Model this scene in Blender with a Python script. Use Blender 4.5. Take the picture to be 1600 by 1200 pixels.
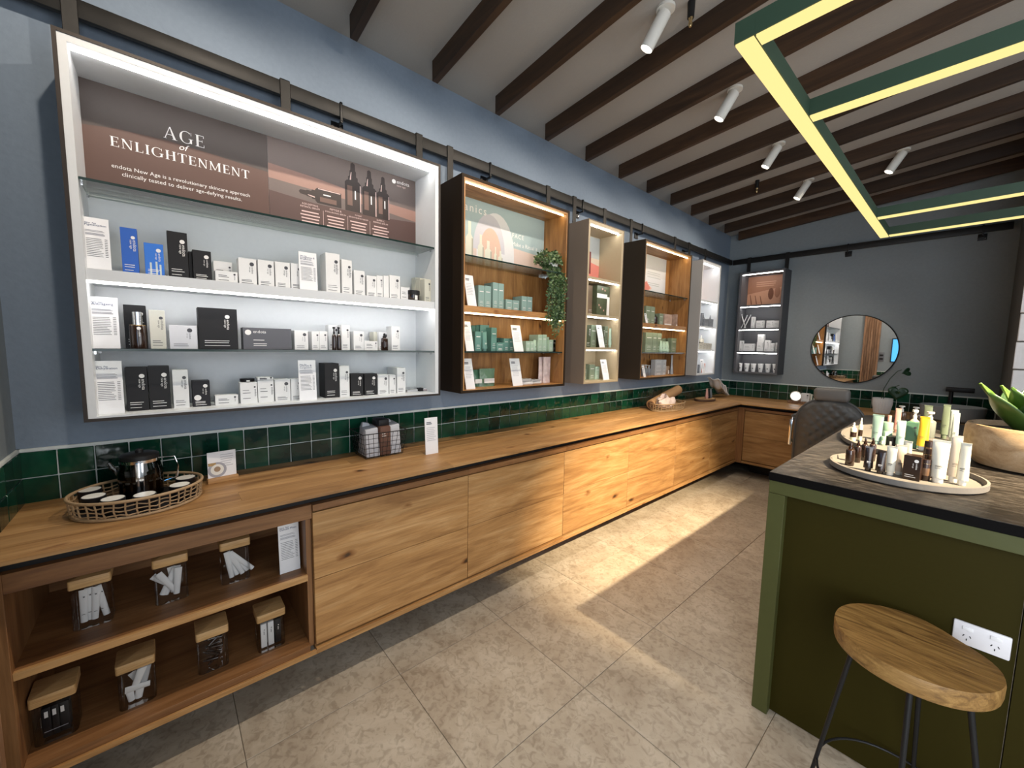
import bpy, bmesh, math, random
from mathutils import Matrix, Vector
for o in list(bpy.data.objects): bpy.data.objects.remove(o)
S = bpy.context.scene
COL = S.collection
PI = math.pi
# ------------------------------------------------------------------ camera
cd = bpy.data.cameras.new('camera'); cam = bpy.data.objects.new('camera', cd); COL.objects.link(cam)
cd.sensor_fit = 'HORIZONTAL'; cd.sensor_width = 36.0; cd.lens = 620.55 / 1600 * 36.0; cd.clip_start = 0.02
yaw, pit, rol = 0.851859, 0.094404, -0.018158
fw = Vector((-math.sin(yaw)*math.cos(pit), math.cos(yaw)*math.cos(pit), -math.sin(pit)))
rt = Vector((math.cos(yaw), math.sin(yaw), 0)); dn = fw.cross(rt)
rr = rt*math.cos(rol) + dn*math.sin(rol); dd = -rt*math.sin(rol) + dn*math.cos(rol)
cam.matrix_world = Matrix(((rr.x, -dd.x, -fw.x, 2.28), (rr.y, -dd.y, -fw.y, 0.0), (rr.z, -dd.z, -fw.z, 1.5), (0, 0, 0, 1)))
S.camera = cam
# ------------------------------------------------------------------ world, lights, exposure
S.view_settings.view_transform = 'Standard'; S.view_settings.look = 'None'; S.view_settings.gamma = 1
S.view_settings.use_curve_mapping = False; S.view_settings.exposure = 0.2
S.cycles.max_bounces = 8; S.cycles.transparent_max_bounces = 16; S.cycles.caustics_reflective = False; S.cycles.caustics_refractive = False
W = bpy.data.worlds.new('sky'); S.world = W; W.use_nodes = True
W.node_tree.nodes['Background'].inputs[0].default_value = (0.80, 0.88, 1.0, 1); W.node_tree.nodes['Background'].inputs[1].default_value = 1.6
LED_COOL, LED_WARM, PEND = 19.0, 13.0, 1.0
def lamp(name, kind, loc, tgt, power, col, **kw):
    d = bpy.data.lights.new(name, kind); o = bpy.data.objects.new(name, d); COL.objects.link(o)
    d.energy = power; d.color = col
    for k, v in kw.items(): setattr(d, k, v)
    o.location = loc
    if tgt is not None: o.rotation_euler = (Vector(tgt)-Vector(loc)).to_track_quat('-Z', 'Y').to_euler()
    return o
# daylight through the glazed shopfront behind the camera
lamp('daylight_and_fill', 'AREA', (3.5, -.36, 1.55), (3.1, 3, 1.45), 60, (0.90, 0.95, 1.0), shape='RECTANGLE', size=2.0, size_y=2.3)
# fill light added on the right to brighten the cabinet fronts
lamp('daylight_and_fill', 'AREA', (4.45, 2.2, 1.6), (0, 2.2, 1.2), 50, (0.95, 0.97, 1.0), shape='RECTANGLE', size=3.0, size_y=1.8)
# warm accent spotlight over the counter aisle
lamp('accent_spot', 'SPOT', (3.74, 1.99, 3.25), (0.85, 3.0, 0.0), 2250, (1.0, 0.80, 0.52), spot_size=math.radians(41), spot_blend=0.9, shadow_soft_size=0.035)
TUBES = [(1.148, 0.06), (1.148, 1.0), (1.148, 1.961), (1.147, 2.86), (1.13, 3.831), (1.12, 4.795), (1.775, 4.811)]
TPOW = [32, 34, 26, 24, 24, 20, 18]
for (x, y), pw in zip(TUBES, TPOW):
    z = 3.107+.086*x-.008*y
    lamp('tube_spot', 'SPOT', (x-.083, y-.036, z-.185), (x-.083-.40, y-.036-.10, z-.185-.75), pw, (1.0, 0.86, 0.70), spot_size=math.radians(128), spot_blend=0.35, shadow_soft_size=0.02)
# ------------------------------------------------------------------ materials
def nt(name):
    m = bpy.data.materials.new(name); m.use_nodes = True
    t = m.node_tree; return m, t, t.nodes['Principled BSDF']
def M(name, c, rough=.5, metal=0, bump=0, bscale=60, spec=.5, coat=0, emit=0, var=0):
    m, t, b = nt(name)
    b.inputs['Base Color'].default_value = (*c, 1); b.inputs['Roughness'].default_value = rough; b.inputs['Metallic'].default_value = metal
    b.inputs['Specular IOR Level'].default_value = spec
    if coat: b.inputs['Coat Weight'].default_value = coat; b.inputs['Coat Roughness'].default_value = .05
    if emit: b.inputs['Base Color'].default_value = (0, 0, 0, 1); b.inputs['Emission Color'].default_value = (*c, 1); b.inputs['Emission Strength'].default_value = emit
    n = t.nodes; tc = n.new('ShaderNodeTexCoord'); no = n.new('ShaderNodeTexNoise')
    no.inputs['Scale'].default_value = bscale; no.inputs['Detail'].default_value = 4
    t.links.new(tc.outputs['Object'], no.inputs['Vector'])
    if bump:
        bp = n.new('ShaderNodeBump'); bp.inputs['Strength'].default_value = bump; bp.inputs['Distance'].default_value = .01
        t.links.new(no.outputs['Fac'], bp.inputs['Height']); t.links.new(bp.outputs['Normal'], b.inputs['Normal'])
    mx = n.new('ShaderNodeMixRGB'); mx.blend_type = 'MULTIPLY'; mx.inputs[0].default_value = var if var else .06
    mx.inputs[1].default_value = (*c, 1)
    t.links.new(no.outputs['Fac'], mx.inputs[2])
    if not emit:
        s = 1/(1-(var if var else .06)*.5); mx.inputs[1].default_value = (min(1, c[0]*s), min(1, c[1]*s), min(1, c[2]*s), 1)
        t.links.new(mx.outputs[0], b.inputs['Base Color'])
    return m
def wood(name, axis, cols, scale=1.0, stretch=9, knots=True, rough=.45, tint=.16, band=.38):
    m, t, b = nt(name); n = t.nodes; L = t.links.new
    tc = n.new('ShaderNodeTexCoord'); oi = n.new('ShaderNodeObjectInfo')
    off = n.new('ShaderNodeVectorMath'); off.operation = 'MULTIPLY_ADD'
    cb = n.new('ShaderNodeCombineXYZ')
    for k in range(3): L(oi.outputs['Random'], cb.inputs[k])
    off.inputs[1].default_value = (37, 23, 51); L(cb.outputs[0], off.inputs[0]); L(tc.outputs['Object'], off.inputs[2])
    mp = n.new('ShaderNodeMapping'); s = [stretch*scale]*3; s['xyz'.index(axis)] = scale; mp.inputs['Scale'].default_value = s
    L(off.outputs[0], mp.inputs['Vector'])
    n1 = n.new('ShaderNodeTexNoise'); n1.inputs['Scale'].default_value = 1.6; n1.inputs['Detail'].default_value = 8; n1.inputs['Roughness'].default_value = .62; n1.inputs['Distortion'].default_value = .9
    L(mp.outputs[0], n1.inputs['Vector'])
    mp2 = n.new('ShaderNodeMapping'); s2 = [130*scale]*3; s2['xyz'.index(axis)] = 5*scale; mp2.inputs['Scale'].default_value = s2
    L(off.outputs[0], mp2.inputs['Vector'])
    n2 = n.new('ShaderNodeTexNoise'); n2.inputs['Scale'].default_value = 1; n2.inputs['Detail'].default_value = 3; L(mp2.outputs[0], n2.inputs['Vector'])
    rp = n.new('ShaderNodeValToRGB'); e = rp.color_ramp.elements
    e[0].position = .30; e[0].color = (*cols[0], 1); e[1].position = .72; e[1].color = (*cols[2], 1); k = e.new(.5); k.color = (*cols[1], 1)
    L(n1.outputs['Fac'], rp.inputs['Fac'])
    mf = n.new('ShaderNodeMixRGB'); mf.blend_type = 'MULTIPLY'; mf.inputs[0].default_value = band
    r2 = n.new('ShaderNodeValToRGB'); r2.color_ramp.elements[0].position = .3; r2.color_ramp.elements[0].color = (.45, .4, .36, 1); r2.color_ramp.elements[1].position = .6; r2.color_ramp.elements[1].color = (1, 1, 1, 1)
    L(n2.outputs['Fac'], r2.inputs['Fac']); L(rp.outputs[0], mf.inputs[1]); L(r2.outputs[0], mf.inputs[2])
    out = mf.outputs[0]
    if knots:
        mp3 = n.new('ShaderNodeMapping'); s3 = [7.5*scale]*3; s3['xyz'.index(axis)] = 3.1*scale; mp3.inputs['Scale'].default_value = s3
        L(off.outputs[0], mp3.inputs['Vector'])
        dist = n.new('ShaderNodeTexNoise'); dist.inputs['Scale'].default_value = 2.5; L(mp3.outputs[0], dist.inputs['Vector'])
        ad = n.new('ShaderNodeVectorMath'); ad.operation = 'MULTIPLY_ADD'; ad.inputs[1].default_value = (.35, .35, .35); L(dist.outputs['Color'], ad.inputs[0]); L(mp3.outputs[0], ad.inputs[2])
        vo = n.new('ShaderNodeTexVoronoi'); vo.inputs['Scale'].default_value = 1.0; L(ad.outputs[0], vo.inputs['Vector'])
        r3 = n.new('ShaderNodeValToRGB'); q = r3.color_ramp.elements; q[0].position = .05; q[0].color = (.05, .03, .02, 1); q[1].position = .16; q[1].color = (1, 1, 1, 1); k = q.new(.085); k.color = (.5, .36, .25, 1)
        L(vo.outputs['Distance'], r3.inputs['Fac'])
        mk = n.new('ShaderNodeMixRGB'); mk.blend_type = 'MULTIPLY'; mk.inputs[0].default_value = .9; L(out, mk.inputs[1]); L(r3.outputs[0], mk.inputs[2]); out = mk.outputs[0]
    hs = n.new('ShaderNodeHueSaturation'); mr = n.new('ShaderNodeMapRange'); mr.inputs['To Min'].default_value = 1-tint; mr.inputs['To Max'].default_value = 1+tint
    L(oi.outputs['Random'], mr.inputs['Value']); L(mr.outputs[0], hs.inputs['Value']); L(out, hs.inputs['Color']); L(hs.outputs[0], b.inputs['Base Color'])
    bp = n.new('ShaderNodeBump'); bp.inputs['Strength'].default_value = .12; bp.inputs['Distance'].default_value = .004; L(n2.outputs['Fac'], bp.inputs['Height']); L(bp.outputs[0], b.inputs['Normal'])
    b.inputs['Roughness'].default_value = rough
    return m
def thin_glass(name, tint, refl=1.0, rough=.02):
    m, t, b = nt(name); n = t.nodes; n.remove(b)
    tr = n.new('ShaderNodeBsdfTransparent'); tr.inputs[0].default_value = (*tint, 1); gl = n.new('ShaderNodeBsdfGlossy'); gl.inputs['Roughness'].default_value = rough
    fr = n.new('ShaderNodeFresnel'); fr.inputs[0].default_value = 1.45
    geo = n.new('ShaderNodeNewGeometry'); iv = n.new('ShaderNodeMath'); iv.operation = 'MULTIPLY'; iv.inputs[1].default_value = refl
    t.links.new(fr.outputs[0], iv.inputs[0])
    mx = n.new('ShaderNodeMixShader'); t.links.new(iv.outputs[0], mx.inputs[0]); t.links.new(tr.outputs[0], mx.inputs[1]); t.links.new(gl.outputs[0], mx.inputs[2])
    t.links.new(mx.outputs[0], n['Material Output'].inputs[0]); return m
def stone(name, c1, c2, c3, sc, stretch=(1, 1, 1), rough=.4, tint=.06, bump=.05, veins=True):
    m, t, b = nt(name); n = t.nodes; L = t.links.new
    tc = n.new('ShaderNodeTexCoord'); oi = n.new('ShaderNodeObjectInfo'); cb = n.new('ShaderNodeCombineXYZ')
    for k in range(3): L(oi.outputs['Random'], cb.inputs[k])
    off = n.new('ShaderNodeVectorMath'); off.operation = 'MULTIPLY_ADD'; off.inputs[1].default_value = (31, 47, 13); L(cb.outputs[0], off.inputs[0]); L(tc.outputs['Object'], off.inputs[2])
    mp = n.new('ShaderNodeMapping'); mp.inputs['Scale'].default_value = stretch; L(off.outputs[0], mp.inputs['Vector'])
    a = n.new('ShaderNodeTexNoise'); a.inputs['Scale'].default_value = sc; a.inputs['Detail'].default_value = 10; a.inputs['Roughness'].default_value = .65; a.inputs['Distortion'].default_value = .8; L(mp.outputs[0], a.inputs['Vector'])
    f = n.new('ShaderNodeTexNoise'); f.inputs['Scale'].default_value = sc*7; f.inputs['Detail'].default_value = 6; f.inputs['Distortion'].default_value = 1.2; L(mp.outputs[0], f.inputs['Vector'])
    r = n.new('ShaderNodeValToRGB'); e = r.color_ramp.elements; e[0].position = .32; e[0].color = (*c1, 1); e[1].position = .68; e[1].color = (*c3, 1); k = e.new(.5); k.color = (*c2, 1); L(a.outputs['Fac'], r.inputs['Fac'])
    r2 = n.new('ShaderNodeValToRGB'); e = r2.color_ramp.elements; e[0].position = .36; e[0].color = (.55, .52, .48, 1); e[1].position = .52; e[1].color = (1, 1, 1, 1); L(f.outputs['Fac'], r2.inputs['Fac'])
    mx = n.new('ShaderNodeMixRGB'); mx.blend_type = 'MULTIPLY'; mx.inputs[0].default_value = .55 if veins else .2; L(r.outputs[0], mx.inputs[1]); L(r2.outputs[0], mx.inputs[2])
    hs = n.new('ShaderNodeHueSaturation'); mr = n.new('ShaderNodeMapRange'); mr.inputs['To Min'].default_value = 1-tint; mr.inputs['To Max'].default_value = 1+tint
    L(oi.outputs['Random'], mr.inputs['Value']); L(mr.outputs[0], hs.inputs['Value']); L(mx.outputs[0], hs.inputs['Color']); L(hs.outputs[0], b.inputs['Base Color'])
    bp = n.new('ShaderNodeBump'); bp.inputs['Strength'].default_value = bump; bp.inputs['Distance'].default_value = .01; L(f.outputs['Fac'], bp.inputs['Height']); L(bp.outputs[0], b.inputs['Normal'])
    b.inputs['Roughness'].default_value = rough; return m
def tile_mat(name, dark, light, rough=.1):
    m, t, b = nt(name); n = t.nodes; L = t.links.new
    tc = n.new('ShaderNodeTexCoord'); oi = n.new('ShaderNodeObjectInfo'); cb = n.new('ShaderNodeCombineXYZ')
    for k in range(3): L(oi.outputs['Random'], cb.inputs[k])
    off = n.new('ShaderNodeVectorMath'); off.operation = 'MULTIPLY_ADD'; off.inputs[1].default_value = (31, 47, 13); L(cb.outputs[0], off.inputs[0]); L(tc.outputs['Object'], off.inputs[2])
    a = n.new('ShaderNodeTexNoise'); a.inputs['Scale'].default_value = 14; a.inputs['Detail'].default_value = 5; L(off.outputs[0], a.inputs['Vector'])
    ad = n.new('ShaderNodeMath'); ad.operation = 'ADD'; L(a.outputs['Fac'], ad.inputs[0])
    ml = n.new('ShaderNodeMath'); ml.operation = 'MULTIPLY_ADD'; ml.inputs[1].default_value = .6; ml.inputs[2].default_value = -.3; L(oi.outputs['Random'], ml.inputs[0]); L(ml.outputs[0], ad.inputs[1])
    r = n.new('ShaderNodeValToRGB'); e = r.color_ramp.elements; e[0].position = .2; e[0].color = (*dark, 1); e[1].position = .85; e[1].color = (*light, 1); L(ad.outputs[0], r.inputs['Fac']); L(r.outputs[0], b.inputs['Base Color'])
    w = n.new('ShaderNodeTexNoise'); w.inputs['Scale'].default_value = 11; w.inputs['Detail'].default_value = 2; L(off.outputs[0], w.inputs['Vector'])
    bp = n.new('ShaderNodeBump'); bp.inputs['Strength'].default_value = .35; bp.inputs['Distance'].default_value = .01; L(w.outputs['Fac'], bp.inputs['Height']); L(bp.outputs[0], b.inputs['Normal'])
    b.inputs['Roughness'].default_value = rough; return m
OAK = ((.26, .125, .042), (.42, .225, .082), (.56, .34, .15))
oak = {a: wood('oak_'+a, a, OAK) for a in 'xyz'}
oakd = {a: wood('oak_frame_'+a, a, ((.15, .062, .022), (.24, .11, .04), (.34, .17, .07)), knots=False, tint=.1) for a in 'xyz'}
oakc = {a: wood('oak_lining_'+a, a, ((.23, .10, .03), (.40, .19, .06), (.54, .29, .105)), scale=1.3) for a in 'xyz'}
beamw = wood('beam_timber', 'x', ((.022, .010, .004), (.040, .019, .008), (.066, .032, .013)), knots=False, rough=.55, tint=.35)
lidw = wood('lid_bamboo', 'y', ((.46, .26, .10), (.60, .37, .16), (.70, .46, .22)), knots=False, scale=3, tint=.1)
mango = wood('mango_wood', 'x', ((.10, .048, .014), (.27, .145, .042), (.44, .26, .085)), knots=False, scale=4, stretch=7, tint=.02)
bowlw = wood('bowl_wood', 'x', ((.33, .20, .10), (.48, .33, .19), (.58, .43, .28)), knots=False, scale=4, stretch=4, tint=.05, band=.3)
walnut = wood('walnut', 'z', ((.10, .05, .025), (.24, .13, .07), (.40, .24, .14)), knots=False, scale=1.5, tint=.35)
wallm = M('wall_paint', (.205, .260, .335), .75, bump=.12, bscale=45, var=.16)
wallb = M('wall_paint_back', (.25, .285, .305), .8, bump=.12, bscale=45, var=.16)
ceilm = M('ceiling_plaster', (.38, .36, .33), .9, bump=.1, bscale=80)
greyd = M('dark_grey_brown', (.09, .085, .075), .8, bump=.1)
blockm = M('white_block_paint', (.72, .70, .70), .7, bump=.5, bscale=25, var=.1)
green_t = tile_mat('green_glaze', (.0015, .020, .013), (.007, .070, .036))
grout = M('white_grout', (.70, .74, .72), .85, bump=.1)
floorm = stone('travertine_tile', (.35, .285, .215), (.43, .365, .285), (.52, .455, .37), 4.5, rough=.42)
fgrout = M('floor_grout', (.30, .25, .19), .9)
slabm = stone('leathered_granite', (.008, .007, .006), (.026, .022, .019), (.12, .105, .092), 9, stretch=(1.6, 6, 6), rough=.32, bump=.25)
slabe = M('slab_edge', (.003, .0025, .0025), .7, spec=.08)
white = M('white_laminate', (.66, .68, .70), .45)
offw = M('white_carton', (.74, .74, .74), .5)
bronze = M('bronze_shell', (.024, .016, .012), .5, metal=.2)
bronze2 = M('dark_brown_shell', (.026, .016, .009), .6, spec=.15)
taupe = M('taupe_shell', (.215, .165, .125), .55)
taupei = M('pale_gold_lining', (.42, .34, .22), .5)
greige = M('greige_shell', (.42, .39, .36), .55)
charc = M('charcoal_shell', (.040, .045, .055), .5)
charci = M('charcoal_lining', (.10, .10, .11), .5)
steel = M('mill_steel', (.018, .017, .016), .5, metal=.4, bump=.1, bscale=18, var=.5)
blackm = M('black_steel', (.014, .014, .015), .45, metal=.4)
chrome = M('chrome', (.75, .75, .77), .12, metal=1)
ledc = M('led_cool', (1.0, .97, .93), emit=LED_COOL)
ledw = M('led_warm', (1.0, .84, .52), emit=LED_WARM)
pendl = M('pendant_diffuser', (.98, .79, .30), emit=PEND)
spotl = M('spot_lens', (1.0, .93, .82), emit=9)
scrm = M('screen_picture', (.10, .50, 1.0), emit=1.3)
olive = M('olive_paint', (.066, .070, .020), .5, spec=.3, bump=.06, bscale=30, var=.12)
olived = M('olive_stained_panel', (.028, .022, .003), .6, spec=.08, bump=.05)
pendg = M('pendant_green', (.030, .062, .038), .5)
gshelf = thin_glass('shelf_glass', (.90, .95, .94), .8)
gedge = M('glass_edge', (.012, .030, .026), .2)
gjar = thin_glass('jar_glass', (.97, .97, .97), .6)
gdark = thin_glass('teapot_glass', (.50, .48, .46), 1.0)
acry = thin_glass('acrylic', (.95, .95, .96), .6)
mirm = M('mirror_silver', (.88, .89, .90), .015, metal=1)
def P(name, c, r=.45, **k): return M(name, c, r, **k)
COLS = {'white': offw, 'ivory': P('ivory_carton', (.62, .60, .50)), 'cream': P('cream_carton', (.58, .57, .50)), 'grey': P('grey_carton', (.60, .61, .65)),
 'black': P('black_carton', (.010, .009, .010), .5, spec=.3), 'blackdot': P('black_matt_carton', (.011, .010, .013), .5, spec=.3), 'blue': P('blue_carton', (.015, .10, .46)), 'blueshine': P('blue_photo_carton', (.022, .16, .62)),
 'slate': P('slate_carton', (.085, .085, .10)), 'amber': P('amber_glass', (.020, .008, .004), .12, coat=.5), 'mint': P('mint_carton', (.25, .38, .35)), 'teal': P('dark_teal_carton', (.035, .12, .095)),
 'mintteal': P('mid_teal_carton', (.105, .24, .21)), 'palemint': P('pale_mint_carton', (.40, .54, .43)), 'taupe': P('brown_gift_box', (.19, .13, .085)), 'floral': P('floral_carton', (.060, .075, .040), var=.7, bscale=50),
 'sage': P('sage_carton', (.20, .25, .17)), 'darkgreen': P('dark_green_carton', (.03, .05, .03)), 'photo': P('photo_carton', (.42, .30, .24), var=.7, bscale=30), 'silver': P('silver_carton', (.42, .43, .45), .35),
 'tan': P('tan_glass', (.34, .24, .16), .2), 'steel': P('grey_plastic', (.16, .17, .19), .35), 'sand': P('sand_carton', (.48, .45, .38)), 'pink': P('pink_plastic', (.60, .33, .29)), 'rust': P('rust_compact', (.25, .075, .05)),
 'green': P('green_foil', (.06, .15, .09), .25, bump=.6, bscale=22), 'greenwhite': P('green_foil_pale', (.13, .22, .14), .25, bump=.6, bscale=22), 'clear': P('pink_white_wrap', (.66, .52, .50), .25, bump=.5, bscale=30, var=.5),
 'darkb': P('dark_foil', (.014, .007, .005), .25, coat=.3), 'choc': P('chocolate_plastic', (.022, .010, .006), .3), 'creamp': P('cream_blush_plastic', (.52, .43, .36), .35), 'creamt': P('cream_sheer_plastic', (.44, .39, .34), .3),
 'pale': P('pale_green_glass', (.58, .62, .46), .2), 'mintd': P('deep_mint_plastic', (.22, .38, .28), .35), 'yellow': P('yellow_plastic', (.80, .46, .03), .35), 'brown': P('brown_glass', (.16, .09, .05), .2, coat=.4),
 'palegold': P('pale_gold_glass', (.46, .43, .30), .25), 'greysage': P('grey_sage_plastic', (.22, .24, .21), .35), 'ice': P('ice_plastic', (.52, .60, .60), .3), 'cap': P('white_cap', (.78, .76, .70), .3), 'gold': P('gold_cap', (.50, .36, .18), .25, metal=.8),
 'greensh': P('green_plastic', (.09, .20, .13), .3), 'copper': P('copper', (.55, .22, .12), .3, metal=.9)}
COLS['green2'] = COLS['greensh']
ink = P('dark_ink', (.05, .05, .06)); inkb = P('navy_ink', (.03, .05, .14)); inkg = P('grey_ink', (.36, .36, .40)); inkw = P('white_ink', (.80, .78, .76)); inkt = P('rose_ink', (.62, .45, .42))
cardm = P('card_stock', (.82, .82, .84), .5)
# ------------------------------------------------------------------ helpers
class B:
    def __init__(s): s.v = []; s.f = []
    def add(s, vs, fs):
        n = len(s.v); s.v += [tuple(q) for q in vs]; s.f += [tuple(i+n for i in f) for f in fs]; return s
    def box(s, x0, x1, y0, y1, z0, z1):
        return s.add([(x0,y0,z0),(x1,y0,z0),(x1,y1,z0),(x0,y1,z0),(x0,y0,z1),(x1,y0,z1),(x1,y1,z1),(x0,y1,z1)], [(0,3,2,1),(4,5,6,7),(0,1,5,4),(1,2,6,5),(2,3,7,6),(3,0,4,7)])
    def hexa(s, p): return s.add(p, [(0,3,2,1),(4,5,6,7),(0,1,5,4),(1,2,6,5),(2,3,7,6),(3,0,4,7)])
    def lathe(s, prof, n=20, c=(0,0), cap=True, sx=1, sy=1):
        vs = []; fs = []
        for r, z in prof:
            for k in range(n):
                a = 2*PI*k/n; vs.append((c[0]+r*sx*math.cos(a), c[1]+r*sy*math.sin(a), z))
        m = len(prof)
        for i in range(m-1):
            for k in range(n):
                fs.append((i*n+k, i*n+(k+1)%n, (i+1)*n+(k+1)%n, (i+1)*n+k))
        if cap: fs.append(tuple(range(n-1, -1, -1))); fs.append(tuple((m-1)*n+k for k in range(n)))
        return s.add(vs, fs)
    def tube(s, pts, r, n=8, closed=False, taper=None):
        pts = [Vector(p) for p in pts]; m = len(pts); vs = []; fs = []
        up = None
        for i, p in enumerate(pts):
            if closed: d = pts[(i+1) % m]-pts[i-1]
            else: d = pts[min(i+1, m-1)]-pts[max(i-1, 0)]
            d.normalize()
            if up is None: up = Vector((0, 0, 1)) if abs(d.z) < .9 else Vector((1, 0, 0))
            a = d.cross(up)
            if a.length < 1e-5: a = d.orthogonal()
            a.normalize(); b = a.cross(d); up = b
            rad = r if taper is None else r*(1+(taper-1)*i/(m-1))
            for k in range(n):
                t = 2*PI*k/n; vs.append(p+a*math.cos(t)*rad+b*math.sin(t)*rad)
        for i in range(m if closed else m-1):
            j = (i+1) % m
            for k in range(n): fs.append((i*n+k, i*n+(k+1) % n, j*n+(k+1) % n, j*n+k))
        if not closed: fs.append(tuple(range(n-1, -1, -1))); fs.append(tuple((m-1)*n+k for k in range(n)))
        return s.add(vs, fs)
    def prism(s, poly, h0, h1, ax='z'):
        n = len(poly)
        def T(p, h): return {'z': (p[0], p[1], h), 'x': (h, p[0], p[1]), 'y': (p[0], h, p[1])}[ax]
        vs = [T(p, h0) for p in poly]+[T(p, h1) for p in poly]
        return s.add(vs, [tuple(range(n-1, -1, -1)), tuple(range(n, 2*n))]+[(i, (i+1) % n, n+(i+1) % n, n+i) for i in range(n)])
    def poly(s, pts): return s.add(pts, [tuple(range(len(pts)))])
    def grid(s, fn, nu, nv, close_u=False):
        vs = [fn(i/(nu-1 if not close_u else nu), j/(nv-1)) for j in range(nv) for i in range(nu)]; fs = []
        for j in range(nv-1):
            for i in range(nu if close_u else nu-1):
                fs.append((j*nu+i, j*nu+(i+1) % nu, (j+1)*nu+(i+1) % nu, (j+1)*nu+i))
        return s.add(vs, fs)
    def mesh(s, name, bev=0, smooth=None, seg=2):
        me = bpy.data.meshes.new(name); me.from_pydata(s.v, [], s.f); me.update()
        if bev:
            bm = bmesh.new(); bm.from_mesh(me)
            es = [e for e in bm.edges if len(e.link_faces) == 2 and e.calc_face_angle(0) > .6]
            bmesh.ops.bevel(bm, geom=es, offset=bev, segments=seg, affect='EDGES', profile=.5, clamp_overlap=True)
            bm.to_mesh(me); bm.free()
        bm = bmesh.new(); bm.from_mesh(me); bmesh.ops.recalc_face_normals(bm, faces=bm.faces); bm.to_mesh(me); bm.free()
        if smooth is None: smooth = bev > 0 or len(me.polygons) > 14
        if smooth:
            me.polygons.foreach_set('use_smooth', [True]*len(me.polygons)); me.set_sharp_from_angle(angle=.7)
        return me
    def build(s, name, mat, parent=None, loc=None, rot=None, bev=0, smooth=None, kind=None, seg=2):
        return obj(name, s.mesh(name, bev, smooth, seg), mat, parent, loc, rot, kind)
def obj(name, me, mat, parent=None, loc=None, rot=None, kind=None):
    o = bpy.data.objects.new(name, me); COL.objects.link(o)
    if mat is not None:
        if not me.materials: me.materials.append(mat)
        elif me.materials[0] != mat:
            o.material_slots[0].link = 'OBJECT'; o.material_slots[0].material = mat
    if parent is not None: o.parent = parent
    if loc is not None: o.location = loc
    if rot is not None: o.rotation_euler = rot
    if kind: o['kind'] = kind
    return o
def tag(o, label, cat, group=None, kind=None):
    o['label'] = label; o['category'] = cat
    if group: o['group'] = group
    if kind: o['kind'] = kind
    return o
def thing(name, label, cat, loc=(0, 0, 0), rz=0, group=None, rot=None):
    o = bpy.data.objects.new(name, None); COL.objects.link(o); o.empty_display_size = .05
    o.location = loc; o.rotation_euler = rot if rot else (0, 0, rz)
    return tag(o, label, cat, group)
def box(x0, x1, y0, y1, z0, z1): return B().box(x0, x1, y0, y1, z0, z1)
def structure(o, label): o['kind'] = 'structure'; o['label'] = label; return o
# flat lettering ---------------------------------------------------
_tc = {}
def text_mesh(s, shear=0, spacing=1.0):
    k = (s, shear, spacing)
    if k in _tc: return _tc[k]
    cu = bpy.data.curves.new('lettering', 'FONT'); cu.body = s; cu.resolution_u = 2; cu.shear = shear; cu.space_character = spacing
    o = bpy.data.objects.new('lettering', cu); COL.objects.link(o)
    dg = bpy.context.evaluated_depsgraph_get(); dg.update()
    me = bpy.data.meshes.new_from_object(o.evaluated_get(dg)); me.materials.clear(); bpy.data.objects.remove(o)
    me.name = 'lettering'
    xs = [v.co.x for v in me.vertices]; w = (max(xs)-min(xs)) if xs else 1; x0 = min(xs) if xs else 0
    for v in me.vertices: v.co.x -= x0
    _tc[k] = (me, w); return _tc[k]
RX = Matrix(((0, 0, 1), (1, 0, 0), (0, 1, 0)))            # text x->+y, y->+z, normal +x
RXV = Matrix(((0, 0, 1), (0, 1, 0), (-1, 0, 0)))          # text x->-z, y->+y, normal +x (reads downward)
def write(s, mat, parent, pos, width=None, height=None, R=RX, center=False, shear=0, spacing=1.0, name='lettering'):
    me, w = text_mesh(s, shear, spacing)
    k = width/w if width else height/.72
    o = obj(name, me, mat, parent)
    p = Vector(pos)
    if center: p = p-(R @ Vector((w*k/2, 0, 0)))
    Mx = R.to_4x4() @ Matrix.Scale(k, 4); Mx.translation = p
    o.matrix_local = Mx
    return o, w*k
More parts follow.
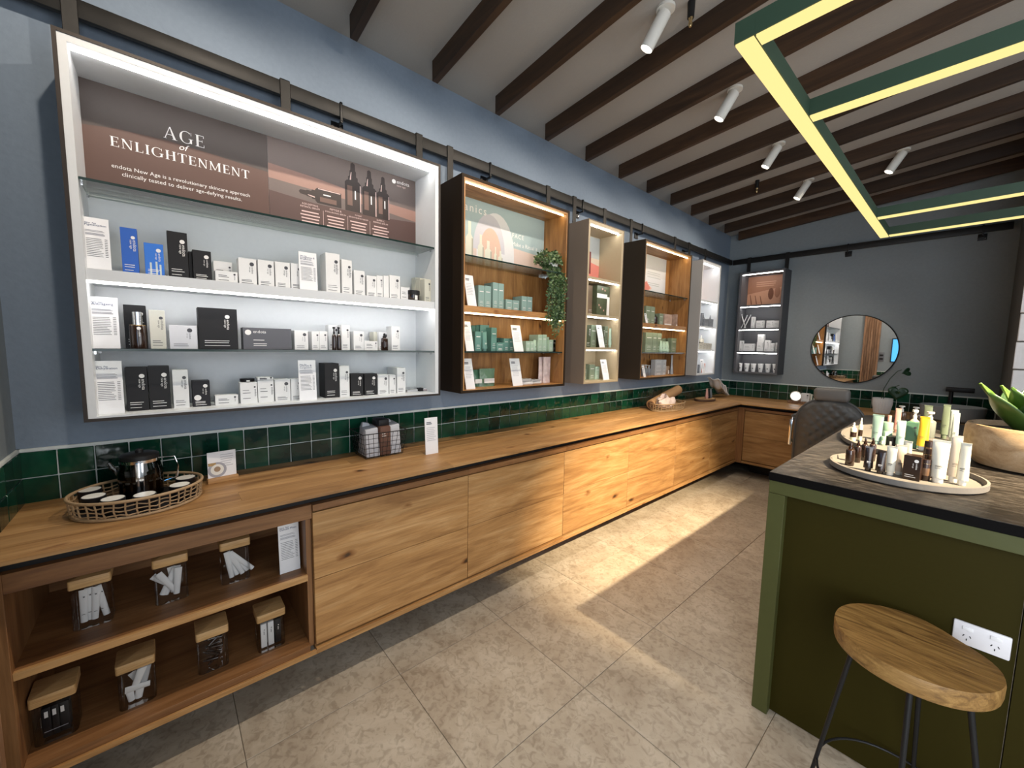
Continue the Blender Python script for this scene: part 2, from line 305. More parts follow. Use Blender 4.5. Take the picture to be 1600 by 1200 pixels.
# serif capitals drawn as polygons on a unit cap height ------------------
def glyph(c):
    T, t = .15, .05
    def q(*p): return [p]
    def r(x0, x1, y0, y1): return [((x0, y0), (x1, y0), (x1, y1), (x0, y1))]
    def stem(x, w=T): return r(x, x+w, 0, 1)+r(x-.07, x+w+.07, 0, .035)+r(x-.07, x+w+.07, .965, 1)
    if c == 'A': return [((.06, 0), (.115, 0), (.455, 1), (.41, 1)), ((.64, 0), (.81, 0), (.47, 1), (.40, 1))]+r(.19, .66, .33, .375)+r(0, .2, 0, .03)+r(.55, .88, 0, .03), .88
    if c == 'E': return stem(.07)+r(.1, .6, 0, .04)+r(.1, .58, .96, 1)+r(.1, .48, .49, .53)+r(.565, .6, 0, .22)+r(.545, .58, .80, 1)+r(.45, .48, .40, .62), .62
    if c == 'L': return stem(.07)+r(.1, .58, 0, .04)+r(.545, .58, 0, .25), .60
    if c == 'I': return stem(.07), .29
    if c == 'H': return stem(.07)+stem(.60)+r(.1, .7, .48, .525), .82
    if c == 'N': return r(.09, .09+t, 0, 1)+r(0, .24, 0, .03)+r(.66, .66+t, 0, 1)+r(.56, .8, .97, 1)+[((.02, 1), (.20, 1), (.71, 0), (.62, 0))], .80
    if c == 'M': return r(.09, .09+t, 0, 1)+r(0, .24, 0, .03)+r(.80, .80+T, 0, 1)+r(.72, 1.03, 0, .03)+r(.80, 1.02, .97, 1)+[((.03, 1), (.19, 1), (.53, .06), (.46, .06)), ((.80, 1), (.86, 1), (.52, .06), (.48, .06))], 1.03
    if c == 'T': return r(.28, .28+T, 0, 1)+r(.19, .52, 0, .035)+r(0, .71, .96, 1)+r(0, .035, .76, 1)+r(.675, .71, .76, 1), .71
    if c == 'G':
        out = []; n = 18; pr = None
        for i in range(n+1):
            a = math.radians(48+ (335-48)*i/n); ca, sa = math.cos(a), math.sin(a)
            th = .05+.10*abs(ca)**1.5
            o1 = (.44+.44*ca, .5+.52*sa); i1 = (.44+(.44-th)*ca, .5+(.52-.045)*sa)
            if pr: out.append((pr[0], o1, i1, pr[1]))
            pr = (o1, i1)
        return out+r(.68, .68+T-.01, .06, .42)+r(.60, .90, .40, .435)+r(.76, .79, .72, .98), .90
def serif(s, mat, parent, pos, width, height, name='heading'):
    b = B(); x = 0; gap = .16; polys = []
    for c in s:
        p, a = glyph(c); polys += [[(x+u, v) for u, v in g] for g in p]; x += a+gap
    x -= gap; kx, ky = width/x, height
    for i, g in enumerate(polys): b.poly([(pos[0]+.00002*(i % 5), pos[1]+u*kx, pos[2]+v*ky) for u, v in g])
    return obj(name, b.mesh(name, smooth=False), mat, parent)
def lines(mat, parent, x, y0, y1, zs, h, frac=None, seed=1, center=False, name='small_print'):
    rnd = random.Random(seed); b = B()
    for z in zs:
        f = (frac or (.75+.25*rnd.random())); w = (y1-y0)*f; a = y0 if not center else (y0+y1-w)/2
        b.poly([(x, a, z), (x, a+w, z), (x, a+w, z+h), (x, a, z+h)])
    return obj(name, b.mesh(name, smooth=False), mat, parent)
def disc(mat, parent, pos, r, n=14, name='emblem'):
    b = B().poly([(pos[0], pos[1]+r*math.cos(2*PI*k/n), pos[2]+r*math.sin(2*PI*k/n)) for k in range(n)])
    return obj(name, b.mesh(name, smooth=False), mat, parent)
# ------------------------------------------------------------------ products (local: front plane x=0 facing +x, width along y, base z=0)
def carton(o, kind, col, w, h, d):
    bx = box(-d, 0, -w/2, w/2, 0, h).build('carton_body', COLS[col], o, bev=.0008, smooth=False, seg=1)
    dark = col in ('black', 'blackdot', 'blue', 'blueshine', 'slate', 'teal', 'darkgreen', 'floral', 'taupe', 'mint', 'mintteal', 'sage', 'choc', 'green')
    im = inkw if dark else ink
    if col == 'slate':
        disc(im, o, (.0006, -w*.40, h*.78), .012); write('endota', im, o, (.0006, -w*.30, h*.76), width=w*.26); lines(im, o, .0006, -w*.30, -w*.02, [h*.42, h*.25, h*.17], .003); return
    if col in ('mint', 'mintteal', 'sage', 'palemint', 'silver', 'teal'):
        if w > .03:
            lines(inkw, o, .0006, -w*.32, w*.32, [h*.72], h*.035, frac=1, name='brand_band'); lines(inkw, o, .0006, -w*.28, w*.28, [h*.30, h*.24, h*.13], .0022, center=True)
        return
    if col == 'photo':
        box(0, .0006, -w*.46, w*.46, h*.06, h*.2).build('label_band', inkw, o); return
    if kind == 'flat':
        if w < .03: return
        lines(im, o, .0006, -w*.36, w*.12, [h*.62, h*.5, h*.25], .0022); disc(im, o, (.0006, w*.36, h*.78), min(.004, w*.07))
        write('endota', im, o, (.0006, w*.34, h*.68), width=min(h*.34, .034), R=RXV); return
    if w > .03:
        er = min(.0085, w*.13); L = min(h*.24, .05)
        disc(im, o, (.0006, w*.24, h*.80), er)
        write('endota', im, o, (.0006, w*.22, h*.80-er*1.5), width=L, R=RXV)
        if w > .045: write('new age', im, o, (.0006, w*.22-.0085, h*.80-er*1.5), width=L*.8, R=RXV, name='sub_lettering')
        lines(im, o, .0006, -w*.36, w*.30, [h*.20, h*.155, h*.085] if h > .1 else [h*.2, h*.12], .0020, seed=int(w*1e5))
    if col == 'blackdot': disc(inkw, o, (.0007, -w*.22, h*.36), .012, name='sticker')
    if col == 'blueshine':
        for k, (a, c) in enumerate(((-.2, .12), (.1, .16), (.3, .08))): box(0, .0004, w*(a-.05), w*(a+.05), h*.06, h*(.3+c)).build('photo_print', COLS['ice'], o)
def bottle_prof(r, h, neck=.42, sh=.66): return [(r*.92, 0), (r, h*.03), (r, h*sh), (r*.86, h*(sh+.05)), (r*neck, h*(sh+.09)), (r*neck, h*(sh+.13))]
def product(kind, col, w, h, d, label, loc, rz, lean=.06):
    nm = {'box': 'carton', 'flat': 'carton', 'giftbox': 'gift_box', 'card': 'price_card', 'serum': 'serum_bottle', 'pump': 'pump_bottle', 'dropper': 'dropper_bottle', 'jar': 'cosmetic_jar', 'tube': 'cosmetic_tube', 'tubecap': 'cosmetic_tube', 'pouch': 'foil_pouch', 'packet': 'sachet', 'clear': 'clear_box', 'compact': 'makeup_compact', 'stick': 'applicator_stick', 'cup': 'tapered_tub', 'bottle': 'cosmetic_bottle', 'rectpump': 'pump_bottle'}[kind]
    cat = {'box': 'box', 'flat': 'box', 'giftbox': 'gift box', 'card': 'price card', 'serum': 'bottle', 'pump': 'bottle', 'dropper': 'bottle', 'jar': 'jar', 'tube': 'tube', 'tubecap': 'tube', 'pouch': 'pouch', 'packet': 'sachet', 'clear': 'box', 'compact': 'compact', 'stick': 'applicator', 'cup': 'tub', 'bottle': 'bottle', 'rectpump': 'bottle'}[kind]
    o = thing(nm, label, cat, loc, rz); m = COLS.get(col, offw); r = w/2
    if kind in ('box', 'flat'): carton(o, kind, col, w, h, d)
    elif kind == 'giftbox':
        box(-d, 0, -w/2, w/2, 0, h).build('box_body', m, o, bev=.001, seg=1)
        box(0, .001, -w/2, w*.3, h*.60, h*.74).build('label_band', inkw, o); box(0, .0012, w*.3, w/2, 0, h*.66).build('side_label', inkw, o)
        for y, z in ((-.2, .28), (-.33, .36), (.05, .2), (.1, .86), (-.1, .9)):
            B().add([(.0016, w*y+.012*math.cos(k*PI/5)*(1 if k % 2 else .45), h*z+.012*math.sin(k*PI/5)*(1 if k % 2 else .45)) for k in range(10)], [tuple(range(10))]).build('printed_flower', COLS['pink'], o)
    elif kind == 'card':
        t = .004; ln = 0; o.rotation_euler = (0, -lean, rz)
        f = obj('card_panel', B().hexa([(-t, -w/2, 0), (0, -w/2, 0), (0, w/2, 0), (-t, w/2, 0), (-t+ln*h, -w/2, h), (ln*h, -w/2, h), (ln*h, w/2, h), (-t+ln*h, w/2, h)]).mesh('card_panel', smooth=False), cardm, o)
        box(-.05, -.0045, -w/2, w/2, 0, .003).build('stand_foot', acry, o)
        ttl = {'Pigmentation': ['Pigmentation'], 'Congestion': ['Congestion &', 'Breakouts'], 'Anti-ageing': ['Anti-ageing'], 'Dehydration': ['Dehydration'], 'Oiliness': ['Oiliness &', 'Congestion'], 'Minis': ['Deluxe Minis']}.get(col)
        made = []
        if ttl:
            me1, w1 = write('New  Age', inkb, o, (.0006, -w*.41, h*.885), height=.0052*(h/.19)); made.append(me1)
            z = h*.845
            for s_ in ttl:
                q, ww = write(s_, inkb, o, (.0006, -w*.41, z), width=min(w*.80, w*.068*len(s_)), name='title'); made.append(q); z -= h*.048
            made.append(lines(inkg, o, .0006, -w*.41, w*.4, [h*.755, h*.735, h*.70, h*.685, h*.67], .0018, seed=3))
            made.append(lines(ink, o, .0006, -w*.40, w*.24, [h*(.60-.033*k) for k in range(11)], .0016, seed=5))
            made.append(lines(ink, o, .0006, w*.30, w*.41, [h*(.60-.033*k) for k in range(11)], .0018, frac=1, name='prices'))
        else:
            made.append(lines(ink, o, .0006, -w*.38, w*.10, [h*.86, h*.82], .005, seed=int(h*1e4), name='title'))
            made.append(lines(inkg, o, .0006, -w*.38, w*.36, [h*(.72-.05*k) for k in range(8)], .0022, seed=int(w*1e5)))
    elif kind == 'serum':
        B().lathe([(r*.97, 0), (r, .003), (r, h*.60), (r*.93, h*.635)], 24).build('bottle_body', m, o, loc=(-r, 0, 0)); B().lathe([(r*.95, h*.625), (r*.95, h*.645), (r*.5, h*.65)], 24).build('gold_collar', COLS['gold'], o, loc=(-r, 0, 0))
        B().lathe([(r*.55, h*.645), (r*.56, h*.99), (r*.5, h)], 20).build('chrome_cap', chrome, o, loc=(-r, 0, 0)); write('endota', inkw, o, (.0008, r*.1, h*.5), width=h*.17, R=RXV); disc(inkw, o, (.0008, r*.15, h*.55), .006)
    elif kind in ('pump', 'rectpump'):
        if kind == 'rectpump': box(-r*2, 0, -r, r, 0, h*.62).build('bottle_body', m, o, bev=r*.3)
        else: B().lathe([(r*.95, 0), (r, h*.02), (r, h*.60), (r*.9, h*.64), (r*.4, h*.70)], 20).build('bottle_body', m, o, loc=(-r, 0, 0))
        c = COLS['cap'] if col in ('palegold', 'greysage', 'brown') else (COLS['black'] if col == 'amber' else COLS['silver'])
        B().lathe([(r*.42, h*.62), (r*.42, h*.80), (r*.28, h*.81), (r*.28, h*.92), (r*.62, h*.93), (r*.60, h)], 16).build('pump_head', c, o, loc=(-r, 0, 0))
    elif kind == 'dropper':
        B().lathe(bottle_prof(r, h), 18).build('bottle_body', m, o, loc=(-r, 0, 0))
        c = COLS['black'] if col == 'amber' and h < .15 and w > .03 else (COLS['cap'] if col in ('pale', 'sand') else m)
        B().lathe([(r*.52, h*.72), (r*.52, h*.84), (r*.30, h*.85), (r*.34, h*.94), (r*.18, h)], 14).build('dropper_bulb', c, o, loc=(-r, 0, 0))
        B().lathe([(r*1.01, h*.22), (r*1.01, h*.5)], 18, cap=False).build('label_wrap', inkw if col == 'steel' else COLS['choc'], o, loc=(-r, 0, 0))
    elif kind == 'jar':
        B().lathe([(r*.9, 0), (r, h*.08), (r, h*.6), (r*.94, h*.62)], 22).build('jar_body', m, o, loc=(-r, 0, 0)); B().lathe([(r*1.02, h*.6), (r*1.02, h*.97), (r*.95, h)], 22).build('jar_lid', COLS['black'] if col in ('amber', 'black') else m, o, loc=(-r, 0, 0))
        box(-.0015, .0008, -r*.22, r*.22, h*.12, h*.52).build('jar_label', inkw, o)
    elif kind in ('tube', 'tubecap'):
        cap = kind == 'tubecap'; zc = h*.13
        def f(u, v, w=w, h=h):
            a = 2*PI*u; ww = r*(.86+.14*v) if cap else r*(1-.18*v); dp = r*.75*(1-v)**.7+.0012
            return (-r*.75+dp*math.cos(a), ww*math.sin(a), zc+(h-zc)*v)
        B().grid(f, 24, 10, True).build('tube_body', m, o)
        B().lathe([(r*.62, 0), (r*.66, .003), (r*.66, zc)], 18).build('tube_cap', COLS['cap'] if col in ('cream', 'creamp', 'creamt', 'yellow') else m, o, loc=(-r*.75, 0, 0))
        box(-r*.75-.0016, -r*.75+.0016, -(r if cap else r*.83), (r if cap else r*.83), h-.002, h+h*.035).build('crimp_seal', m, o)
        if w > .024: lines(ink if col not in ('darkb', 'mintteal') else inkw, o, r*.02+.001, -r*.4, r*.4, [h*.42, h*.40, h*.36], .0014, seed=2)
    elif kind == 'pouch':
        def f(u, v):
            th = max(.002, d*.5*(1-v)*(1-abs(2*u-1)**3)); return th
        nu, nv = 9, 9; vs = []
        for s_ in (1, -1):
            for j in range(nv):
                for i in range(nu):
                    u, v = i/(nu-1), j/(nv-1); vs.append((-d/2+s_*f(u, v)*(1+.2*math.sin(9*u+7*v)), (u-.5)*w*(1-.06*math.sin(PI*v)), v*h))
        fs = []
        for k in range(2):
            for j in range(nv-1):
                for i in range(nu-1): a = k*nu*nv+j*nu+i; fs.append((a, a+1, a+nu+1, a+nu))
        N = nu*nv
        for j in range(nv-1): fs += [(j*nu, (j+1)*nu, N+(j+1)*nu, N+j*nu), (j*nu+nu-1, N+j*nu+nu-1, N+(j+1)*nu+nu-1, (j+1)*nu+nu-1)]
        for i in range(nu-1): fs += [(i, N+i, N+i+1, i+1), ((nv-1)*nu+i, (nv-1)*nu+i+1, N+(nv-1)*nu+i+1, N+(nv-1)*nu+i)]
        B().add(vs, fs).build('pouch_body', m, o)
        if col in ('green', 'greenwhite'): box(-d*.06, d*.1, -w*.32, w*.32, h*.22, h*.46).build('pouch_label', inkw, o)
        box(-d/2-.002, -d/2+.002, -w*.47, w*.47, h*.965, h).build('top_seal', m, o)
    elif kind == 'packet':
        for k in range(2): box(-d, 0, -w/2, w/2, k*h*.5, k*h*.5+h*.48).build('sachet_layer', [offw, COLS['silver']][k], o, rot=(.0, 0, .12*(k*2-1)), bev=h*.1)
    elif kind == 'clear':
        box(-d, 0, -w/2, w/2, 0, h).build('clear_shell', acry, o); box(-d+.006, -.006, -w/2+.006, w/2-.006, .002, h*.5).build('white_insert', offw, o)
    elif kind == 'compact':
        box(-d, 0, -w/2, w/2, 0, h*.55).build('compact_base', m, o, bev=.002); box(-d, 0, -w/2, w/2, h*.56, h).build('compact_lid', m if col != 'black' else COLS['blackdot'], o, bev=.002)
    elif kind == 'stick':
        sg = -1 if 'rightmost' in label else 1
        if 'second' in label: sg = -1
        x = {'leftmost': 0, 'second': -.012, 'rightmost': .006}[[k for k in ('leftmost', 'second', 'rightmost') if k in label][0]]
        B().tube([(x, -sg*w*-.5, .006), (x, 0, h*.5), (x, -sg*w*.5, h)], .006, 8).build('stick_body', m, o); B().tube([(x, -sg*w*.36, h*.86), (x, -sg*w*.52, h*1.02)], .0075, 8).build('stick_tip', COLS['silver'], o)
    elif kind == 'cup':
        B().lathe([(r*.62, 0), (r*.66, .004), (r*.92, h*.9)], 20).build('tub_body', m, o, loc=(-r, 0, 0)); B().lathe([(r*.98, h*.89), (r*.98, h*.985), (r*.9, h)], 20).build('tub_lid', m, o, loc=(-r, 0, 0))
        disc(ink, o, (-r+r*.80+.0022, 0, h*.42), .008, name='printed_mark')
    elif kind == 'bottle':
        B().lathe([(r*.96, 0), (r, .002), (r, h*.98), (r*.94, h)], 20).build('bottle_body', m, o, loc=(-r, 0, 0)); B().lathe([(r*1.01, h*.8), (r*1.01, h*.815)], 20, cap=False).build('cap_seam', COLS['gold'], o, loc=(-r, 0, 0)); B().lathe([(r*1.015, h*.25), (r*1.015, h*.6)], 20, cap=False).build('label_wrap', COLS['brown'], o, loc=(-r, 0, 0))
    return o
# ------------------------------------------------------------------ room shell
YF, YB, XR = -.43, 5.95, 4.6
zc = lambda x, y: 3.107+.086*x-.008*y
def shell(name, pts_in, n, t, mat, label):
    a = [Vector(p) for p in pts_in]; n = Vector(n)*t
    return structure(B().hexa([*a, *[p+n for p in a]]).build(name, mat, smooth=False), label)
floor = shell('floor', [(0, YF, -.004), (XR, YF, -.004), (XR, YB, -.004), (0, YB, -.004)], (0, 0, -1), .1, fgrout, 'beige stone tiled floor of the shop')
ceil = shell('ceiling', [(0, YF, zc(0, YF)), (XR, YF, zc(XR, YF)), (XR, YB, zc(XR, YB)), (0, YB, zc(0, YB))], (0, 0, 1), .1, ceilm, 'sloping plaster ceiling with dark timber battens')
wl = shell('wall_left', [(0, YF, 0), (0, YB, 0), (0, YB, zc(0, YB)), (0, YF, zc(0, YF))], (-1, 0, 0), .1, wallm, 'long blue grey wall carrying the display cabinets')
wb = shell('wall_back', [(0, YB, 0), (XR, YB, 0), (XR, YB, zc(XR, YB)), (0, YB, zc(0, YB))], (0, 1, 0), .1, wallb, 'grey end wall with the round mirror')
wf = shell('wall_front', [(0, YF, 0), (2.5, YF, 0), (2.5, YF, zc(2.5, YF)), (0, YF, zc(0, YF))], (0, -1, 0), .1, wallb, 'grey wall at the near end, tiled behind the bench')
wr = shell('wall_right', [(XR, YF, 0), (XR, YB, 0), (XR, YB, zc(XR, YB)), (XR, YF, zc(XR, YF))], (1, 0, 0), .1, wallb, 'grey wall far right of the counter')
# glazed shopfront behind the camera
wn = structure(box(2.5, XR, YF-.1, YF, 0, .2).build('window_1', greyd, smooth=False), 'glazed shopfront behind the camera')
box(2.5, XR, YF-.1, YF, 2.75, 3.45).build('head_panel', greyd, wn)
for x in (2.5, 3.5, 4.54): box(x, x+.06, YF-.1, YF, .2, 2.75).build('mullion', blackm, wn)
box(2.56, 4.54, YF-.055, YF-.045, .2, 2.75).build('glass_pane', thin_glass('shopfront_glass', (.96, .97, .97), 1), wn)
wn2 = structure(box(XR-.03, XR, .6, 3.8, .65, .70).build('added_window', greyd, smooth=False), 'added window frame for the fill light, far right of the counter')  # unseen frame, added to go with the right-hand fill light
box(XR-.03, XR, .6, 3.8, 2.5, 2.55).build('head_panel', greyd, wn2)
# floor tiles
rnd = random.Random(4)
fx = [-.485+.59*k for k in range(10)]; fy = [-1.03+.59*k for k in range(13)]
fm = {}
for i in range(len(fx)-1):
    for j in range(len(fy)-1):
        x0, x1, y0, y1 = max(fx[i], 0), min(fx[i+1], XR), max(fy[j], YF), min(fy[j+1], YB)
        if x1-x0 < .03 or y1-y0 < .03: continue
        k = (round(x1-x0, 3), round(y1-y0, 3))
        if k not in fm: fm[k] = box(-k[0]/2+.0011, k[0]/2-.0011, -k[1]/2+.0011, k[1]/2-.0011, -.0035, 0).mesh('floor_tile', bev=.0012, smooth=False, seg=1)
        obj('floor_tile', fm[k], floorm, floor, loc=((x0+x1)/2, (y0+y1)/2, 0))
# ceiling battens
for k in range(-2, 12):
    y = .768+.4606*(k) if k > -9 else 0
    if y+.04 > YB-.02: continue
    if y < YF: continue
    xs = .135; g = lambda x, yy, d: (x, yy, zc(x, yy)-d)
    B().hexa([g(xs, y, .108), g(XR, y, .108), g(XR, y+.036, .108), g(xs, y+.036, .108), g(xs, y, -.002), g(XR, y, -.002), g(XR, y+.036, -.002), g(xs, y+.036, -.002)]).build('batten', beamw, ceil, bev=.002, seg=1)
# glazed green wall tiles
tmx = box(0, .008, -.048, .048, -.048, .048).mesh('tile', bev=.002, seg=1)
def tiles(parent, along, c0, c1, rows, place, rz):
    n = int((c1-c0)/.1)
    for i in range(n+1):
        for zr in rows:
            u0 = c0+i*.1; u1 = min(u0+.1, c1)
            if u1-u0 < .02: continue
            t = obj('tile', tmx, green_t, parent, loc=place((u0+u1)/2, zr), rot=(rnd.uniform(-.012, .012), rnd.uniform(-.012, .012), rz+rnd.uniform(-.012, .012)))
            if u1-u0 < .099: t.scale = (1, (u1-u0)/.1, 1)
box(0, .004, YF, YB, .872, 1.084).build('grout_bed', grout, wl); box(0, .010, YF, YB, 1.0775, 1.0875).build('edge_trim', grout, wl)
tiles(wl, 'y', YF, YB, (.932, 1.032), lambda u, z: (.003, u, z-.006), 0)
box(0, XR, YB-.004, YB, .872, 1.084).build('grout_bed', grout, wb); box(0, 2.49, YB-.010, YB, 1.0775, 1.0875).build('edge_trim', grout, wb)
tiles(wb, 'x', .01, 2.49, (.932, 1.032), lambda u, z: (u, YB-.003, z-.006), -PI/2)
box(0, 2.4, YF, YF+.004, 0, 1.084).build('grout_bed', grout, wf); box(0, 2.2, YF, YF+.010, 1.0775, 1.0875).build('edge_trim', grout, wf)
tiles(wf, 'x', .01, 1.2, [.032+.1*k for k in range(11)], lambda u, z: (u, YF+.003, z-.006), PI/2)
# white block wall end on the right, with a darker grey flank
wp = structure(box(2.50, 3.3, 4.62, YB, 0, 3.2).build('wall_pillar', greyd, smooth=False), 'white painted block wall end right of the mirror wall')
bm_ = box(-.195, .195, -.01, .01, -.0965, .0965).mesh('block', bev=.004, seg=1)
for r in range(16):
    for k in range(3):
        x = 2.495+.2+.4*k-(.2 if r % 2 else 0); o_ = obj('block', bm_, blockm, wp, loc=(x, 4.61, .10+.2*r), rot=(rnd.uniform(-.01, .01), 0, rnd.uniform(-.01, .01)))
        if r % 2 and k == 0: o_.scale = (.5, 1, 1); o_.location.x = 2.495+.1
# timber door, switch plates and screen on the near wall (seen in the mirror)
d1 = structure(box(.64, .93, YF, YF+.03, 0, 2.5).build('door_1', walnut, smooth=False), 'walnut slatted door seen in the round mirror')
sl = box(-.018, .018, 0, .02, 0, 2.5).mesh('slat', bev=.004, seg=1)
for k in range(7): obj('slat', sl, walnut, d1, loc=(.66+.0415*k, YF+.03, 0))
sw = thing('switch_panel', 'dark double switch panel seen in the round mirror beside walnut door', 'switch', (.98, YF, 1.31))
box(-.045, .045, 0, .012, 0, .21).build('plate', COLS['steel'], sw, bev=.004)
for k in range(2): box(-.032, .032, .012, .02, .04+.08*k, .08+.08*k).build('switch_rocker', COLS['black'], sw, bev=.002)
sc = thing('wall_screen', 'glowing blue wall screen seen at right edge of the round mirror', 'screen', (1.55, YF, 1.30))
box(-.42, .42, 0, .03, 0, .53).build('screen_frame', blackm, sc, bev=.004); box(-.40, .40, .03, .032, .02, .51).build('screen_picture', scrm, sc)
# ------------------------------------------------------------------ steel hanging rails
def rail(name, label, L, loc, rz, brk):
    t = thing(name, label, 'rail', loc, rz)
    box(.045, .07, 0, L, 2.652, 2.716).build('rail_bar', steel, t, bev=.002)
    for y in brk:
        b = B().box(.0, .078, y-.006, y+.006, 2.712, 2.722).box(.07, .078, y-.006, y+.006, 2.628, 2.722).box(0, .078, y-.006, y+.006, 2.622, 2.632).box(0, .008, y-.03, y+.03, 2.59, 2.65)
        br = b.build('rail_bracket', blackm, t, bev=.001)
        B().lathe([(.006, 0), (.006, .004)], 10).build('screw', chrome, br, loc=(.008, y+.018, 2.605), rot=(0, PI/2, 0))
    return t
rail('hanging_rail', 'dark flat steel rail running along the whole product wall above the cabinets', 6.3, (0, YF, 0), 0, (1.17, 2.135, 3.11, 4.03, 5.03))
rail('hanging_rail', 'dark flat steel rail on the end wall above the round mirror', 2.38, (.075, YB, 0), -PI/2, (1.21, 2.2))
# ------------------------------------------------------------------ wall cabinets
def cabinet(label, loc, rz, w, shellm, inm, shelves, led, straps, grain=None, e=.004, p=.022, d=.25, h=1.30):
    t = thing('display_cabinet', label, 'cabinet', loc, rz, 'hanging display cabinets')
    g = grain or {a: inm for a in 'xyz'}
    for nm, bb in (('side_shell', box(0, d, 0, e, 0, h)), ('side_shell', box(0, d, w-e, w, 0, h)), ('top_shell', box(0, d, e, w-e, h-e, h)), ('bottom_shell', box(0, d, e, w-e, 0, e))): bb.build(nm, shellm, t)
    r = d-.003
    box(.012, r, e, p+e, e, h-e).build('side_panel', g['z'], t); box(.012, r, w-p-e, w-e, e, h-e).build('side_panel', g['z'], t)
    box(.012, r, p+e, w-p-e, h-p-e, h-e).build('top_panel', g['y'], t); box(.012, r, p+e, w-p-e, e, .018).build('bottom_panel', g['y'], t)
    box(.0, .012, e, w-e, e, h-e).build('back_panel', g['z'], t)
    y0, y1 = p+e, w-p-e
    def strip(z, x=d-.045, par=t):
        s = B().prism([(x+.007, z), (x-.007, z), (x+.007, z-.009)], y0+.004, y1-.004, 'y').build('led_strip', led, par); return s
    strip(h-p-e, d-.042)
    for z, kd in shelves:
        z -= loc[2]
        if kd == 'glass':
            s = box(.013, d-.012, y0+.001, y1-.001, z-.008, z).build('glass_shelf', gshelf, t); box(d-.012, d-.0105, y0+.001, y1-.001, z-.0085, z+.0005).build('polished_edge', gedge, s)
            for yy in (y0, y1-.008):
                for xx in (.04, d-.05): box(xx, xx+.012, yy, yy+.008, z-.02, z-.0085).build('shelf_pin', chrome, s)
        else:
            tk = .040 if kd == 'thick' else .020
            s = box(.013, d-.008, y0+.0005, y1-.0005, z-tk, z).build('shelf', g['y'], t); strip(z-tk, d-.030, s)
    for y in straps:
        b = B().box(.0705, .0765, y-.021, y+.021, h-.02, 2.722-loc[2]).box(.03, .0765, y-.021, y+.021, 2.7165-loc[2], 2.722-loc[2]).box(.012, .0765, y-.021, y+.021, h, h+.005)
        b.build('hanging_strap', steel, t, bev=.0015, seg=1)
    return t
G1 = [(2.05, 'glass'), (1.745, 'thick'), (1.465, 'glass')]; G2 = [(2.07, 'thin'), (1.775, 'thin'), (1.505, 'thin')]
ZC = 1.205
c1 = cabinet('biggest display cabinet, white lined in dark bronze frame, at left end of wall', (0, -.226, ZC), 0, 1.442, bronze, white, G1, ledc, (.03, .712, 1.405), e=.011)
c2 = cabinet('oak lined display cabinet with trailing plant, right of the big white one', (0, 1.36, ZC), 0, .956, bronze2, None, G1, ledw, (.03, .905), grain=oakc, e=.016, p=.010)
c3 = cabinet('narrow taupe display cabinet between the two oak lined ones', (0, 2.543, ZC), 0, .487, taupe, taupei, G2, ledc, (.03, .44))
c4 = cabinet('oak lined display cabinet with dark outer sides, fourth along the wall', (0, 3.375, ZC), 0, .935, P('brown_shell_4', (.036, .026, .017), .6, spec=.2), None, G1, ledw, (.03, .89), grain=oakc, e=.016, p=.010)
c5 = cabinet('narrow pale cabinet with white lining nearest the room corner', (0, 4.575, ZC), 0, .495, greige, white, G2, ledc, (.03, .45))
c6 = cabinet('charcoal display cabinet hung on the end wall left of mirror', (.237, YB, ZC), -PI/2, .508, charc, charci, [(2.085, 'thin'), (1.79, 'thin'), (1.495, 'thin')], ledc, (.04, .47))
def poster(label, loc, w, h, mat, rz=0):
    t = thing('poster', label, 'poster', loc, rz); box(0, .003, 0, w, 0, h).build('poster_board', mat, t); return t
def shape(par, mat, pts, x, name='print_shape'): return obj(name, B().poly([(x, a, b_) for a, b_ in pts]).mesh(name, smooth=False), mat, par)
pb = [P('poster_brown_'+str(i), c, .5) for i, c in enumerate([(.058, .042, .037), (.090, .044, .033), (.130, .098, .090), (.27, .155, .125), (.080, .042, .036), (.020, .010, .008), (.13, .072, .056)])]
# main poster, two boards
p1 = poster('dark brown poster reading AGE of ENLIGHTENMENT in the big white cabinet', (.0125, -.1995, 2.0585), .613, .42, pb[1])
shape(p1, pb[0], [(0, .42), (0, .245), (.1, .262), (.25, .268), (.4, .262), (.52, .252), (.613, .247), (.613, .42)], .0034)
serif('AGE', inkw, p1, (.004, .240, .277), .135, .048); serif('ENLIGHTENMENT', inkw, p1, (.004, .080, .193), .456, .036)
write('of', inkw, p1, (.0038, .289, .245), width=.034, shear=.35)
write('endota New Age is a revolutionary skincare approach', inkw, p1, (.0038, .079, .112), width=.456); write('clinically tested to deliver age-defying results.', inkw, p1, (.0038, .107, .086), width=.396)
p2 = poster('dusky pink poster with four printed serum bottles in the big white cabinet', (.0125, .4145, 2.0585), .775, .42, pb[2])
shape(p2, pb[3], [(0, .225), (.25, .215), (.55, .2), (.775, .178), (.775, .24), (.5, .25), (.2, .28), (0, .292)], .0033)
shape(p2, pb[4], [(0, 0), (.775, 0), (.775, .175), (.5, .155), (.2, .152), (0, .168)], .0034)
